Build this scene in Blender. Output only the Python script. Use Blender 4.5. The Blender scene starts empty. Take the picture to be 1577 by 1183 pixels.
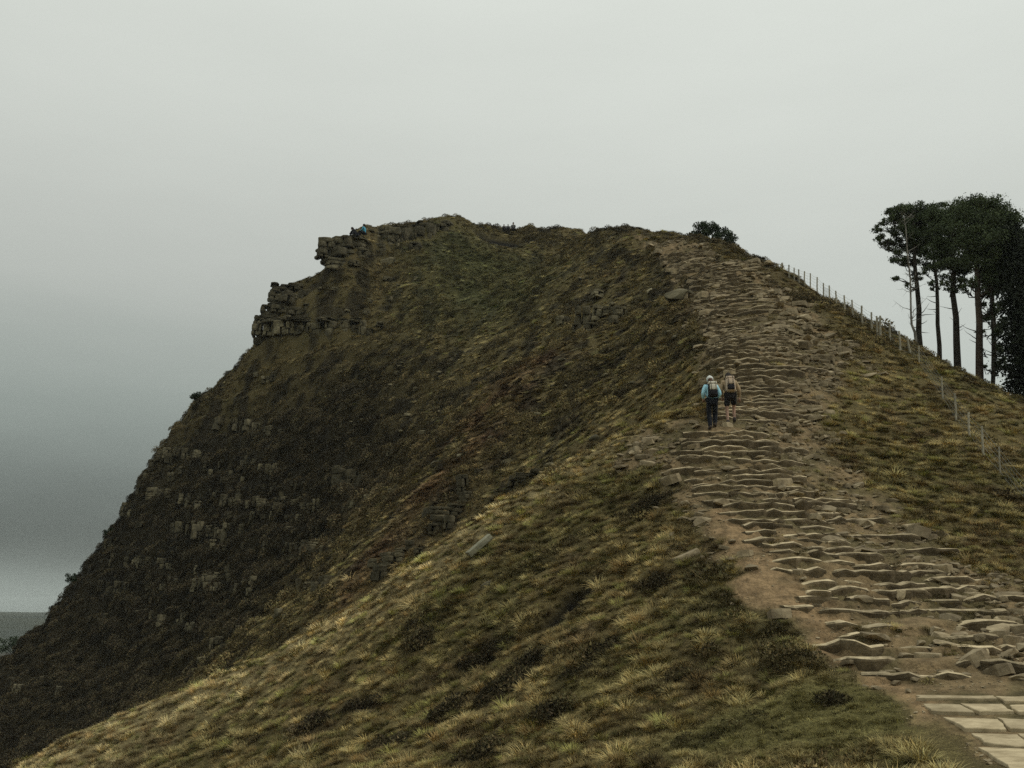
import bpy, bmesh, math, random
import numpy as np
from mathutils import Vector, Matrix, Euler

R = math.radians
rng = np.random.default_rng(7)
random.seed(7)
SC = bpy.context.scene
COL = SC.collection

# ================================================================ camera, sky, sun, exposure
cam_data = bpy.data.cameras.new('camera')
cam_data.sensor_fit = 'HORIZONTAL'
cam_data.sensor_width = 36.0
cam_data.lens = 36.0 * 1533.0 / 1577.0
cam_data.clip_start = 0.1
cam_data.clip_end = 20000
cam = bpy.data.objects.new('camera', cam_data)
COL.objects.link(cam)
cam.location = (0, 0, 1.6)
cam.rotation_euler = (R(90 + 13), 0, 0)
SC.camera = cam

SUN_EL, SUN_AZ = R(52), R(108)         # azimuth clockwise from +Y (view direction): high, to the right and a little behind
world = bpy.data.worlds.new('World')
SC.world = world
world.use_nodes = True
def build_world():
    nt = world.node_tree; N = nt.nodes; L = nt.links
    for n in list(N): N.remove(n)
    out = N.new('ShaderNodeOutputWorld'); bg = N.new('ShaderNodeBackground'); bg.inputs['Strength'].default_value = 0.1
    sky = N.new('ShaderNodeTexSky'); sky.sky_type = 'NISHITA'; sky.sun_disc = False
    sky.sun_elevation = SUN_EL; sky.sun_rotation = SUN_AZ; sky.air_density = 1.0; sky.dust_density = 4.0
    tc = N.new('ShaderNodeTexCoord'); sep = N.new('ShaderNodeSeparateXYZ')
    L.new(tc.outputs['Generated'], sep.inputs[0])
    # overcast: luminance rises from horizon to zenith; a dark bank of cloud lies over the valley on the left
    def ramp(stops):
        r = N.new('ShaderNodeValToRGB'); r.color_ramp.interpolation = 'B_SPLINE'
        e = r.color_ramp.elements
        while len(e) < len(stops): e.new(0.5)
        for k, (p, v, t) in enumerate(stops):
            e[k].position = p; e[k].color = (v * t[0], v * t[1], v * t[2], 1)
        return r
    warm, cool = (.955, 1, .925), (.885, 1, .91)
    open_ = ramp([(0, .42, cool), (.12, .46, cool), (.30, .56, warm), (.45, .66, warm), (.60, .71, warm), (1, .92, warm)])
    bank = ramp([(0, .19, cool), (.026, .33, cool), (.055, .13, cool), (.085, .115, cool), (.14, .22, cool), (.21, .34, cool), (.30, .46, warm), (.42, .60, warm), (.62, .66, warm), (1, .92, warm)])
    # cloud texture wobbling the elevation a little
    noise = N.new('ShaderNodeTexNoise'); noise.inputs['Scale'].default_value = 3.0; noise.inputs['Detail'].default_value = 5.0
    mp = N.new('ShaderNodeMapping'); mp.inputs['Scale'].default_value = (1, 1, 4)
    L.new(tc.outputs['Generated'], mp.inputs[0]); L.new(mp.outputs[0], noise.inputs['Vector'])
    m1 = N.new('ShaderNodeMath'); m1.operation = 'MULTIPLY_ADD'; m1.inputs[1].default_value = 0.05; m1.inputs[2].default_value = -0.025
    L.new(noise.outputs['Fac'], m1.inputs[0])
    m2 = N.new('ShaderNodeMath'); m2.operation = 'ADD'; L.new(sep.outputs['Z'], m2.inputs[0]); L.new(m1.outputs[0], m2.inputs[1])
    ab = N.new('ShaderNodeMath'); ab.operation = 'MAXIMUM'; ab.inputs[1].default_value = 0.0
    L.new(m2.outputs[0], ab.inputs[0])
    L.new(ab.outputs[0], open_.inputs[0]); L.new(ab.outputs[0], bank.inputs[0])
    side = N.new('ShaderNodeMapRange'); side.interpolation_type = 'SMOOTHSTEP'
    side.inputs['From Min'].default_value = -0.42; side.inputs['From Max'].default_value = 0.42
    L.new(sep.outputs['X'], side.inputs['Value'])
    mx = N.new('ShaderNodeMix'); mx.data_type = 'RGBA'
    L.new(side.outputs[0], mx.inputs['Factor']); L.new(bank.outputs[0], mx.inputs['A']); L.new(open_.outputs[0], mx.inputs['B'])
    k = N.new('ShaderNodeVectorMath'); k.operation = 'SCALE'; k.inputs['Scale'].default_value = 10.0
    L.new(mx.outputs['Result'], k.inputs[0])
    mix = N.new('ShaderNodeMix'); mix.data_type = 'RGBA'; mix.inputs['Factor'].default_value = 0.96
    n2 = N.new('ShaderNodeTexNoise'); n2.inputs['Scale'].default_value = 2.2; n2.inputs['Detail'].default_value = 7.0; n2.inputs['Roughness'].default_value = .6
    L.new(mp.outputs[0], n2.inputs['Vector'])
    m3 = N.new('ShaderNodeMapRange'); m3.inputs['From Min'].default_value = .3; m3.inputs['From Max'].default_value = .7; m3.inputs['To Min'].default_value = .97; m3.inputs['To Max'].default_value = 1.03
    L.new(n2.outputs['Fac'], m3.inputs['Value'])
    k2 = N.new('ShaderNodeVectorMath'); k2.operation = 'SCALE'; L.new(k.outputs[0], k2.inputs[0]); L.new(m3.outputs[0], k2.inputs['Scale'])
    L.new(sky.outputs[0], mix.inputs['A']); L.new(k2.outputs[0], mix.inputs['B'])
    L.new(mix.outputs['Result'], bg.inputs['Color']); L.new(bg.outputs[0], out.inputs['Surface'])
build_world()

sun_data = bpy.data.lights.new('sun', 'SUN'); sun_data.energy = 1.0; sun_data.angle = R(22); sun_data.color = (1, .95, .86)
sun = bpy.data.objects.new('sun', sun_data); COL.objects.link(sun)
_d = Vector((math.sin(SUN_AZ) * math.cos(SUN_EL), math.cos(SUN_AZ) * math.cos(SUN_EL), math.sin(SUN_EL)))
sun.rotation_euler = _d.to_track_quat('Z', 'Y').to_euler()
sun.location = (60, 20, 90)

vs = SC.view_settings
vs.view_transform = 'Standard'; vs.look = 'None'; vs.exposure = 0.12; vs.gamma = 1.0; vs.use_curve_mapping = False
SC.render.engine = 'CYCLES'
SC.cycles.use_denoising = False
SC.cycles.max_bounces = 6; SC.cycles.diffuse_bounces = 2; SC.cycles.glossy_bounces = 1; SC.cycles.transmission_bounces = 2
SC.cycles.volume_bounces = 0; SC.cycles.transparent_max_bounces = 4
SC.cycles.caustics_reflective = False; SC.cycles.caustics_refractive = False

# ================================================================ helpers
def tag(o, label=None, cat=None, group=None, kind=None):
    if label: o['label'] = label
    if cat: o['category'] = cat
    if group: o['group'] = group
    if kind: o['kind'] = kind
    return o

def link(name, me, m=None, parent=None):
    o = bpy.data.objects.new(name, me); COL.objects.link(o)
    if m is not None and me is not None and not me.materials: me.materials.append(m)
    if parent is not None: o.parent = parent
    return o

def empty(name, loc=(0, 0, 0), rz=0.0):
    o = bpy.data.objects.new(name, None); COL.objects.link(o)
    o.empty_display_size = .2; o.location = loc; o.rotation_euler = (0, 0, rz)
    return o

def mesh_np(name, verts, faces, smooth=False):
    """verts (n,3); faces (m,k) of one size"""
    verts = np.asarray(verts, np.float32); faces = np.asarray(faces, np.int32)
    me = bpy.data.meshes.new(name)
    k = faces.shape[1]
    me.vertices.add(len(verts)); me.vertices.foreach_set('co', verts.ravel())
    me.loops.add(faces.size); me.loops.foreach_set('vertex_index', faces.ravel())
    me.polygons.add(len(faces)); me.polygons.foreach_set('loop_start', np.arange(0, faces.size, k, dtype=np.int32))
    me.polygons.foreach_set('use_smooth', np.full(len(faces), smooth))
    me.update(calc_edges=True)
    return me

def bm_mesh(name, bm, smooth=False):
    me = bpy.data.meshes.new(name); bm.to_mesh(me); bm.free()
    if smooth:
        me.polygons.foreach_set('use_smooth', np.full(len(me.polygons), True))
    return me

def tube(bm, pts, radii, sides=7, cap=True):
    """tapered tube along points"""
    pts = [Vector(p) for p in pts]; rings = []
    for i, p in enumerate(pts):
        d = (pts[min(i + 1, len(pts) - 1)] - pts[max(i - 1, 0)])
        if d.length < 1e-6: d = Vector((0, 0, 1))
        d.normalize()
        u = d.cross(Vector((0.13, 1, 0.07))); u.normalize(); v = d.cross(u)
        rings.append([bm.verts.new(p + (u * math.cos(a) + v * math.sin(a)) * radii[i]) for a in [2 * math.pi * k / sides for k in range(sides)]])
    for a, b in zip(rings[:-1], rings[1:]):
        for k in range(sides):
            bm.faces.new((a[k], a[(k + 1) % sides], b[(k + 1) % sides], b[k]))
    if cap:
        bm.faces.new(list(reversed(rings[0]))); bm.faces.new(rings[-1])

# ---- materials
def nodes(name):
    m = bpy.data.materials.new(name); m.use_nodes = True
    nt = m.node_tree
    return m, nt, nt.nodes['Principled BSDF']

def mat_noise(name, c1, c2, scale=6.0, rough=.9, bump=.3, c3=None, vary=0.0, coord='Object', bscale=None, detail=6.0, spec=.15, bdist=.03):
    """two or three colours broken up by noise, with bump and a per object brightness change"""
    m, nt, b = nodes(name); N, L = nt.nodes, nt.links
    tc = N.new('ShaderNodeTexCoord')
    nz = N.new('ShaderNodeTexNoise'); nz.inputs['Scale'].default_value = scale; nz.inputs['Detail'].default_value = detail; nz.inputs['Roughness'].default_value = .65
    src = N.new('ShaderNodeNewGeometry').outputs['Position'] if coord == 'World' else tc.outputs[coord]
    L.new(src, nz.inputs['Vector'])
    cr = N.new('ShaderNodeValToRGB'); e = cr.color_ramp.elements
    e[0].position = .33; e[0].color = (*c1, 1); e[1].position = .67; e[1].color = (*c2, 1)
    if c3: x = e.new(.8); x.color = (*c3, 1)
    L.new(nz.outputs['Fac'], cr.inputs[0])
    col = cr.outputs[0]
    if vary:
        oi = N.new('ShaderNodeObjectInfo'); mr = N.new('ShaderNodeMapRange')
        mr.inputs['To Min'].default_value = 1 - vary; mr.inputs['To Max'].default_value = 1 + vary
        L.new(oi.outputs['Random'], mr.inputs['Value'])
        sc = N.new('ShaderNodeVectorMath'); sc.operation = 'SCALE'
        L.new(col, sc.inputs[0]); L.new(mr.outputs[0], sc.inputs['Scale']); col = sc.outputs[0]
    L.new(col, b.inputs['Base Color'])
    b.inputs['Roughness'].default_value = rough; b.inputs['Specular IOR Level'].default_value = spec
    if bump:
        n2 = N.new('ShaderNodeTexNoise'); n2.inputs['Scale'].default_value = bscale or scale * 2.2; n2.inputs['Detail'].default_value = 8
        L.new(src, n2.inputs['Vector'])
        bp = N.new('ShaderNodeBump'); bp.inputs['Strength'].default_value = bump; bp.inputs['Distance'].default_value = bdist
        L.new(n2.outputs['Fac'], bp.inputs['Height']); L.new(bp.outputs[0], b.inputs['Normal'])
    return m

def mat_soil(name, mult, bump, nscale):
    """colour comes from the soil colour attribute of the sheet, broken up by two scales of noise"""
    m, nt, b = nodes(name); N, L = nt.nodes, nt.links
    at_ = N.new('ShaderNodeAttribute'); at_.attribute_name = 'soil'
    tc = N.new('ShaderNodeTexCoord')
    n1 = N.new('ShaderNodeTexNoise'); n1.inputs['Scale'].default_value = nscale; n1.inputs['Detail'].default_value = 8; n1.inputs['Roughness'].default_value = .7
    L.new(tc.outputs['Object'], n1.inputs['Vector'])
    mr = N.new('ShaderNodeMapRange'); mr.inputs['From Min'].default_value = .3; mr.inputs['From Max'].default_value = .7
    mr.inputs['To Min'].default_value = .42 * mult; mr.inputs['To Max'].default_value = 1.55 * mult
    L.new(n1.outputs['Fac'], mr.inputs['Value'])
    sc = N.new('ShaderNodeVectorMath'); sc.operation = 'SCALE'; L.new(at_.outputs['Color'], sc.inputs[0]); L.new(mr.outputs[0], sc.inputs['Scale'])
    L.new(sc.outputs[0], b.inputs['Base Color'])
    b.inputs['Roughness'].default_value = .95; b.inputs['Specular IOR Level'].default_value = .1
    n2 = N.new('ShaderNodeTexNoise'); n2.inputs['Scale'].default_value = nscale * 3; n2.inputs['Detail'].default_value = 10
    L.new(tc.outputs['Object'], n2.inputs['Vector'])
    bp = N.new('ShaderNodeBump'); bp.inputs['Strength'].default_value = bump; bp.inputs['Distance'].default_value = .1
    L.new(n2.outputs['Fac'], bp.inputs['Height']); L.new(bp.outputs[0], b.inputs['Normal'])
    return m

def mat_toplit(name, s1, s2, t1, t2, scale, vary):
    """worn stone, pale on upward faces and dark on its sides: light from above painted in"""
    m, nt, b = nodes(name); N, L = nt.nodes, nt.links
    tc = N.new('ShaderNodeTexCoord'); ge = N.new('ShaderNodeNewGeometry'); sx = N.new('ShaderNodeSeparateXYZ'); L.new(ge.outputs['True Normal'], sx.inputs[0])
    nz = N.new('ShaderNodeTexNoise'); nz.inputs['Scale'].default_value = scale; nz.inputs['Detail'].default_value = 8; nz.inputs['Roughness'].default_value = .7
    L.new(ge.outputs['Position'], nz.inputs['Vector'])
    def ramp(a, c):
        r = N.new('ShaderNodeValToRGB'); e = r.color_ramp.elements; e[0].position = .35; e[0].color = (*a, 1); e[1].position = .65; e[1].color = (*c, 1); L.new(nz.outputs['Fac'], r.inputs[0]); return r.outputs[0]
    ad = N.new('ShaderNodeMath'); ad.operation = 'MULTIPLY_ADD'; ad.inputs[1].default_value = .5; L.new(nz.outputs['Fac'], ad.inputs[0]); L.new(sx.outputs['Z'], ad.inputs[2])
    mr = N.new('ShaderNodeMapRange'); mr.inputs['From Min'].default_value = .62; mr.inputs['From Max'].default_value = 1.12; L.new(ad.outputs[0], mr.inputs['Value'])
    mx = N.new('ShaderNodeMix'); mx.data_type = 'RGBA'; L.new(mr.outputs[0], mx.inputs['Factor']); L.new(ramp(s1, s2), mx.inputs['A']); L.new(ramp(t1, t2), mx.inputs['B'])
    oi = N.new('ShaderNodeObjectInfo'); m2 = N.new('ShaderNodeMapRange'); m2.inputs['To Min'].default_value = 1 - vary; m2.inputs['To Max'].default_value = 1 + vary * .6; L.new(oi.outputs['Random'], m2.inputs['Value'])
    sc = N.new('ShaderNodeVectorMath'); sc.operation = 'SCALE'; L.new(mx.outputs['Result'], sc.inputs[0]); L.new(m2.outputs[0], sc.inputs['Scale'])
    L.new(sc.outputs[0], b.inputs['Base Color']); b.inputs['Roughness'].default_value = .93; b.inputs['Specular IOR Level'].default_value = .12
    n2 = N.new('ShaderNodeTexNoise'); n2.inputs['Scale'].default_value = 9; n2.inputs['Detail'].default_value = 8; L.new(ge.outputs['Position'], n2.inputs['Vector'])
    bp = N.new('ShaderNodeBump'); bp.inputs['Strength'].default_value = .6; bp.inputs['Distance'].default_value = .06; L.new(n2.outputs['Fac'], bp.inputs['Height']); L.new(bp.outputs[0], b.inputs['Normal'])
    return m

def mat_tint(name, rough=.85):
    """leaf and grass blades: colour carried by each scattered tuft"""
    m, nt, b = nodes(name); N, L = nt.nodes, nt.links
    a = N.new('ShaderNodeAttribute'); a.attribute_type = 'INSTANCER'; a.attribute_name = 'tint'
    v = N.new('ShaderNodeAttribute'); v.attribute_name = 'blade'
    sc = N.new('ShaderNodeVectorMath'); sc.operation = 'MULTIPLY'
    L.new(a.outputs['Color'], sc.inputs[0]); L.new(v.outputs['Color'], sc.inputs[1])
    L.new(sc.outputs[0], b.inputs['Base Color'])
    b.inputs['Roughness'].default_value = rough; b.inputs['Specular IOR Level'].default_value = .12
    return m

MAT = {}
MAT['hillside'] = mat_soil('hillside_turf', 1.0, 1.0, 13.0)
MAT['path'] = mat_soil('trodden_earth', 1.0, 1.0, 3.2)
MAT['grass'] = mat_tint('grass_blades')
MAT['stone'] = mat_toplit('path_gritstone', (.068, .052, .030), (.16, .125, .074), (.33, .265, .155), (.60, .495, .32), 4.0, .32)  # dark risers and pale treads: overhead light painted into the stone colour
MAT['slab_rock'] = mat_noise('grey_lichened_slab', (.13, .125, .085), (.33, .315, .225), 3.0, .95, .6, (.42, .40, .30), coord='World', bscale=8)
MAT['loose'] = mat_noise('loose_gritstone', (.13, .10, .06), (.36, .295, .185), 2.2, .93, .7, (.48, .405, .27), vary=.30, coord='World', bscale=9)
MAT['flag'] = mat_noise('flagstone_gritstone', (.26, .205, .12), (.52, .43, .275), 3.2, .9, .35, (.58, .49, .32), vary=.22, coord='Object')
MAT['rock'] = mat_noise('weathered_crag_rock', (.034, .030, .018), (.112, .098, .060), 1.3, .95, 1.0, (.21, .188, .118), vary=.30, bscale=3, coord='World', bdist=.10)
MAT['pale_rock'] = mat_noise('pale_lichened_rock', (.045, .040, .024), (.205, .180, .110), 1.6, .95, 1.0, (.39, .345, .225), vary=.35, bscale=3, coord='World', bdist=.10)
MAT['bark'] = mat_noise('pine_bark', (.020, .018, .014), (.055, .045, .033), 5, .95, .8)
MAT['red_bark'] = mat_noise('reddish_pine_bark', (.035, .027, .020), (.085, .062, .043), 4, .95, .8)
MAT['birch'] = mat_noise('birch_bark', (.09, .08, .065), (.33, .31, .265), 3.0, .85, .3)
MAT['needles'] = mat_noise('pine_needles', (.038, .054, .026), (.11, .14, .064), 1.6, .8, 0)
MAT['needles_dark'] = mat_noise('dark_fir_needles', (.011, .016, .010), (.030, .038, .020), 1.3, .8, 0)
MAT['leaves'] = mat_noise('bush_leaves', (.016, .028, .014), (.050, .070, .034), 1.5, .8, 0)
MAT['post'] = mat_noise('weathered_post_wood', (.22, .20, .15), (.42, .39, .30), 9, .9, .3, vary=.2)
MAT['wire'] = mat_noise('galvanised_wire', (.16, .17, .15), (.24, .25, .22), 9, .6, 0)

# ---------------------------------------------------------------- camera geometry
PW, PH, FPX, PITCH, EYE = 1577.0, 1183.0, 1533.0, math.radians(13.0), 1.6
CP, SP = math.cos(PITCH), math.sin(PITCH)

def ray(px, py):
    a = (px - PW / 2) / FPX
    b = (PH / 2 - py) / FPX
    return a, CP - b * SP, SP + b * CP            # direction x, y (forward), z

def at(px, py, D):
    x, y, z = ray(px, py)
    s = D / y
    return x * s, D, EYE + z * s

def project(x, y, z):
    z = z - EYE
    dep = y * CP + z * SP
    u = -y * SP + z * CP
    return PW / 2 + FPX * x / dep, PH / 2 - FPX * u / dep, dep

# ---------------------------------------------------------------- the lie of the land
# surveyed points: bearing / height above the eye line (as photo pixels) and distance in metres
SURVEY = [
 # lower edge of the near bank
 (1577,1183,11.3),(1400,1183,12.8),(1200,1183,14.4),(1000,1183,16),(800,1183,18),(600,1183,20.5),(400,1183,23.5),(200,1183,27.2),
 # flagged path and stair
 (1480,1085,15.5),(1577,1085,15.2),(1400,1000,18),(1300,930,20.5),(1230,850,23),(1150,760,26.6),(1110,657,31),(1130,520,40.5),(1130,460,50),(1110,410,62),(1060,378,75),
 # grass bank left of the stair
 (1000,1050,19.2),(1050,850,24.5),(950,760,29.2),(800,950,25),(700,1080,23),(500,1080,26),(330,1110,28.3),
 # mid flank
 (960,637,44),(900,665,45),(800,735,48),(1000,560,52),(900,560,60),(950,600,48.5),(1040,560,46),(1050,455,66),(1000,450,70),(930,480,72),(900,430,80),
 # gully
 (820,560,64),(770,620,59),(700,700,54.5),(640,780,50.5),(590,860,47.5),(500,940,46.5),(350,1030,52),(200,1095,62),(60,1160,70),(-80,1200,72),
 # big north face
 (690,420,98),(600,500,93),(650,560,81),(560,600,83),(600,700,71),(500,700,80),(500,800,69),(400,700,88),(400,850,75),(300,750,92),(300,900,79),(200,900,90),(200,1000,81),(100,1000,90),(100,1100,78),(0,1080,86),(500,600,90),(420,600,95),(500,450,97),(580,430,99),
 # hollow between the tops
 (780,376,109),(750,420,101),(800,450,92),(850,400,101),(900,385,99),(720,500,88),(750,560,75),
 # flank right of the stair
 (1250,520,43),(1300,600,37),(1250,700,30.3),(1350,750,28.3),(1300,820,25.2),(1400,850,23.8),(1500,950,20.3),(1577,950,19.8),(1577,850,23.8),(1500,750,28.6),(1577,720,30.5),(1450,620,37.3),(1577,650,35),
 (1190,450,57),(1240,480,51),
]
# skyline and spur crests: the ground falls away behind each one (distance behind, height below the sight line there)
CRESTS = [
 (60,1173,31.5,5,3.5),(200,1105,31.5,5,3.5),(330,1043,31.5,5,3.5),(500,963,31.5,5,3.2),(620,884,32,5,2.8),(750,789,32.6,4.5,2.0),(880,713,33.4,4.5,1.4),(985,657,34.6,4.5,.8),
 (520,382,100,10,9),(511,412,100,10,9),(440,456,99.5,10,9),(428,478,99,10,9),(404,520,99,10,9),(310,603,100,10,9),(240,703,100,10,9),(190,790,99,10,9),(150,852,98,10,9),(80,950,98,10,9),(10,1018,97,10,9),(-60,1090,96,10,9),
 (545,366,104,14,5),(590,349,106,14,5),(640,342,107,14,5),(690,339,108,14,5),(760,348,112,14,5),(790,352,114,14,5),(830,351,114,14,5),(905,360,110,12,5),
 (940,345,87,10,4),(1000,354,84,10,4),(1040,370,82,10,4),(1078,364,83,10,4),(1105,374,81,10,4),(1132,389,78,10,4),(1165,405,73,10,3.5),
 (1205,431,67,11,4.5),(1260,458,60,11,4.5),(1320,493,53,11,4.5),(1400,530,47,11,4.5),(1470,568,43,11,4.5),(1577,618,39.6,11,4.5),(1700,690,36,11,4.5),
]
FIXED = [
 (0,0,0),(1.5,5,-.1),(4,9,-.1),(0,-15,-1),(0,-60,-4),(-6,4,-2.6),(-14,8,-7.5),(-25,12,-14),(-20,-20,-11),(14,8,-1.5),(24,12,-5),(20,-20,-9),
 (-24,28,-9.5),(-36,34,-18),(-34,48,-14),(-60,60,-26),(-75,90,-27),(-75,125,-24),(-50,140,-2),(-20,150,18),(20,150,24),(50,140,14),(60,110,9),(75,80,3),(60,55,2),(45,35,0),(36,24,-2),
 (22,70,19.5),(30,62,14.5),(38,56,10.0),(15,100,25),(40,80,14),
]
def _build_land():
    P = [at(*s) for s in SURVEY]
    for px, py, D, db, drop in CRESTS:
        if D > 60: py += 3
        P.append(at(px, py, D))
        x, y, z = at(px, py, D + db)
        P.append((x, y, z - drop))
    P += FIXED
    P = np.array(P, float)
    xy, z = P[:, :2], P[:, 2]
    def phi(d2): return np.sqrt(d2 + 2.2 ** 2)
    d2 = ((xy[:, None] - xy[None]) ** 2).sum(-1)
    n = len(P)
    A = np.zeros((n + 3, n + 3)); A[:n, :n] = phi(d2) - np.eye(n) * 0.06
    A[:n, n] = 1; A[:n, n + 1:] = xy; A[n, :n] = 1; A[n + 1:, :n] = xy.T
    w = np.linalg.solve(A, np.concatenate([z, np.zeros(3)]))
    return xy, w, phi
_XY, _W, _PHI = _build_land()

def land(x, y):
    """bare lie of the land, metres (arrays)"""
    x = np.asarray(x, float); y = np.asarray(y, float)
    sh = x.shape; x = x.ravel(); y = y.ravel(); out = np.empty(x.size)
    n = len(_XY)
    for i in range(0, x.size, 40000):
        xs, ys = x[i:i + 40000], y[i:i + 40000]
        d2 = (xs[:, None] - _XY[None, :, 0]) ** 2 + (ys[:, None] - _XY[None, :, 1]) ** 2
        out[i:i + 40000] = _PHI(d2) @ _W[:n] + _W[n] + _W[n + 1] * xs + _W[n + 2] * ys
    # far away it settles to the valley floor
    r = np.hypot(x, y - 50)
    t = np.clip((r - 75) / 60, 0, 1); t = t * t * (3 - 2 * t)
    out = out * (1 - t) + (-32) * t
    return out.reshape(sh)

# ---------------------------------------------------------------- noise
def _hash(ix, iy, s):
    h = (ix.astype(np.int64) * 374761393 + iy.astype(np.int64) * 668265263 + s * 974634777) & 0x7fffffff
    h = ((h ^ (h >> 13)) * 1274126177) & 0x7fffffff
    return ((h ^ (h >> 16)) & 0xffff) / 65535.0

def vnoise(x, y, s=0):
    """gradient noise, about -1..1"""
    ix, iy = np.floor(x), np.floor(y); fx, fy = x - ix, y - iy
    u = fx * fx * fx * (fx * (fx * 6 - 15) + 10); v = fy * fy * fy * (fy * (fy * 6 - 15) + 10)
    def g(ax, ay):
        a = _hash(ix + ax, iy + ay, s) * 2 * math.pi
        return np.cos(a) * (fx - ax) + np.sin(a) * (fy - ay)
    n0 = g(0, 0) * (1 - u) + g(1, 0) * u; n1 = g(0, 1) * (1 - u) + g(1, 1) * u
    return (n0 * (1 - v) + n1 * v) * 1.5

def fbm(x, y, s=0, o=4, gain=.5):
    t = np.zeros_like(x, float); a = 1.0; f = 1.0
    for k in range(o):
        t += a * vnoise(x * f + 13.7 * k, y * f - 7.3 * k, s + k); a *= gain; f *= 2.03
    return t

def sstep(a, b, x):
    t = np.clip((x - a) / (b - a), 0, 1); return t * t * (3 - 2 * t)

# ---------------------------------------------------------------- the ground sheet (rings round the viewpoint, finer where it is near)
_th = np.concatenate([np.linspace(-math.pi, -.66, 40)[:-1], np.linspace(-.66, .66, 640), np.linspace(.66, math.pi, 40)[1:]])
_rr = np.concatenate([[.3, 1.5, 3, 4.5, 6, 7.5], np.arange(8.8, 24, .060), np.arange(24, 50, .15), np.arange(50, 118, .26), np.arange(118, 200, 5), np.geomspace(200, 4000, 26)])
NT, NR = len(_th), len(_rr)
TH, RR = np.meshgrid(_th, _rr)                       # rows = rings
GX, GY = RR * np.sin(TH), RR * np.cos(TH)
GL = land(GX, GY)

def gsample(G, x, y):
    """bilinear lookup of a sheet quantity at plan positions"""
    x = np.asarray(x, float); y = np.asarray(y, float)
    t = np.arctan2(x, y); r = np.clip(np.hypot(x, y), _rr[0], _rr[-1] - 1e-3)
    i = np.clip(np.searchsorted(_rr, r) - 1, 0, NR - 2); j = np.clip(np.searchsorted(_th, t) - 1, 0, NT - 2)
    a = (r - _rr[i]) / (_rr[i + 1] - _rr[i]); b = (t - _th[j]) / (_th[j + 1] - _th[j])
    return (G[i, j] * (1 - b) + G[i, j + 1] * b) * (1 - a) + (G[i + 1, j] * (1 - b) + G[i + 1, j + 1] * b) * a

GZ = GL
def hit(px, py, dmin=8.5, dmax=125):
    """where the line of sight through a point of the survey photograph meets the ground"""
    dx, dy, dz = ray(px, py)
    h = math.hypot(dx, dy); t = math.atan2(dx, dy)
    m = (_rr > dmin) & (_rr < dmax); r = _rr[m]
    z = gsample(GZ, r * math.sin(t), r * math.cos(t))
    s = EYE + dz / h * r - z
    k = np.nonzero(s < 0)[0]
    if len(k) == 0: return None
    k = k[0]
    q = r[k] if k == 0 else r[k - 1] + (r[k] - r[k - 1]) * s[k - 1] / (s[k - 1] - s[k])
    x, y = q * math.sin(t), q * math.cos(t)
    return x, y, float(gsample(GZ, [x], [y])[0])

def hit_near(px, py):
    """as hit(), sliding down the picture until ground is met"""
    for k in range(60):
        p = hit(px, py + k)
        if p: return p

def plan_poly(pts):
    return np.array([hit_near(*p)[:2] for p in pts])

def poly_sd(x, y, P):
    """signed distance to a plan polygon, negative inside"""
    d = np.full(x.shape, 1e9); ins = np.zeros(x.shape, bool)
    for (ax, ay), (bx, by) in zip(P, np.roll(P, -1, 0)):
        ex, ey = bx - ax, by - ay; wx, wy = x - ax, y - ay
        t = np.clip((wx * ex + wy * ey) / (ex * ex + ey * ey + 1e-9), 0, 1)
        d = np.minimum(d, (wx - ex * t) ** 2 + (wy - ey * t) ** 2)
        c = ((ay > y) != (by > y)) & (x < ex * (y - ay) / (ey if abs(ey) > 1e-9 else 1e-9) + ax)
        ins ^= c
    d = np.sqrt(d)
    return np.where(ins, -d, d)

def line_d(x, y, P, Wd):
    """distance to a plan polyline divided by its local half width"""
    best = np.full(x.shape, 1e9)
    for (ax, ay), (bx, by), wa, wb in zip(P[:-1], P[1:], Wd[:-1], Wd[1:]):
        ex, ey = bx - ax, by - ay
        t = np.clip(((x - ax) * ex + (y - ay) * ey) / (ex * ex + ey * ey + 1e-9), 0, 1)
        best = np.minimum(best, np.hypot(x - ax - ex * t, y - ay - ey * t) / (wa + (wb - wa) * t))
    return best

# ---- zones of ground, in plan
PATH = plan_poly([(1600, 1230), (1545, 1183), (1450, 1120), (1390, 1085), (1318, 1050), (1262, 1022), (1232, 972), (1188, 940), (1124, 890), (1096, 832), (1066, 792), (1010, 748), (1002, 715), (960, 712), (975, 672), (1040, 652), (1082, 648), (1090, 560), (1075, 500), (1062, 450), (1030, 410), (985, 372),
                  (1060, 372), (1120, 405), (1200, 450), (1250, 480), (1300, 520), (1330, 565), (1275, 600), (1270, 650), (1300, 720), (1390, 785), (1430, 830), (1500, 870), (1577, 905), (1640, 950), (1700, 1050), (1720, 1180)])
BARE = plan_poly([(1600, 1230), (1545, 1183), (1450, 1120), (1390, 1085), (1318, 1050), (1262, 1022), (1232, 972), (1188, 940), (1124, 890), (1096, 832), (1095, 770), (1160, 800), (1172, 835), (1232, 885), (1298, 955), (1350, 1020), (1420, 1062), (1440, 1090), (1480, 1120), (1530, 1160), (1640, 1230)])
wob = fbm(GX * .7, GY * .7, 3, 4)
near = RR < 130
G_path = np.full(GX.shape, 9.0); G_path[near] = poly_sd(GX[near], GY[near], PATH)
G_path += wob * np.clip(RR / 40, .25, 1.2) * .8
G_bare = np.full(GX.shape, 9.0); G_bare[near] = poly_sd(GX[near], GY[near], BARE)
G_bare += wob * .35
M_path = sstep(.25, -.35, G_path); M_bare = sstep(.2, -.25, G_bare)

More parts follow.
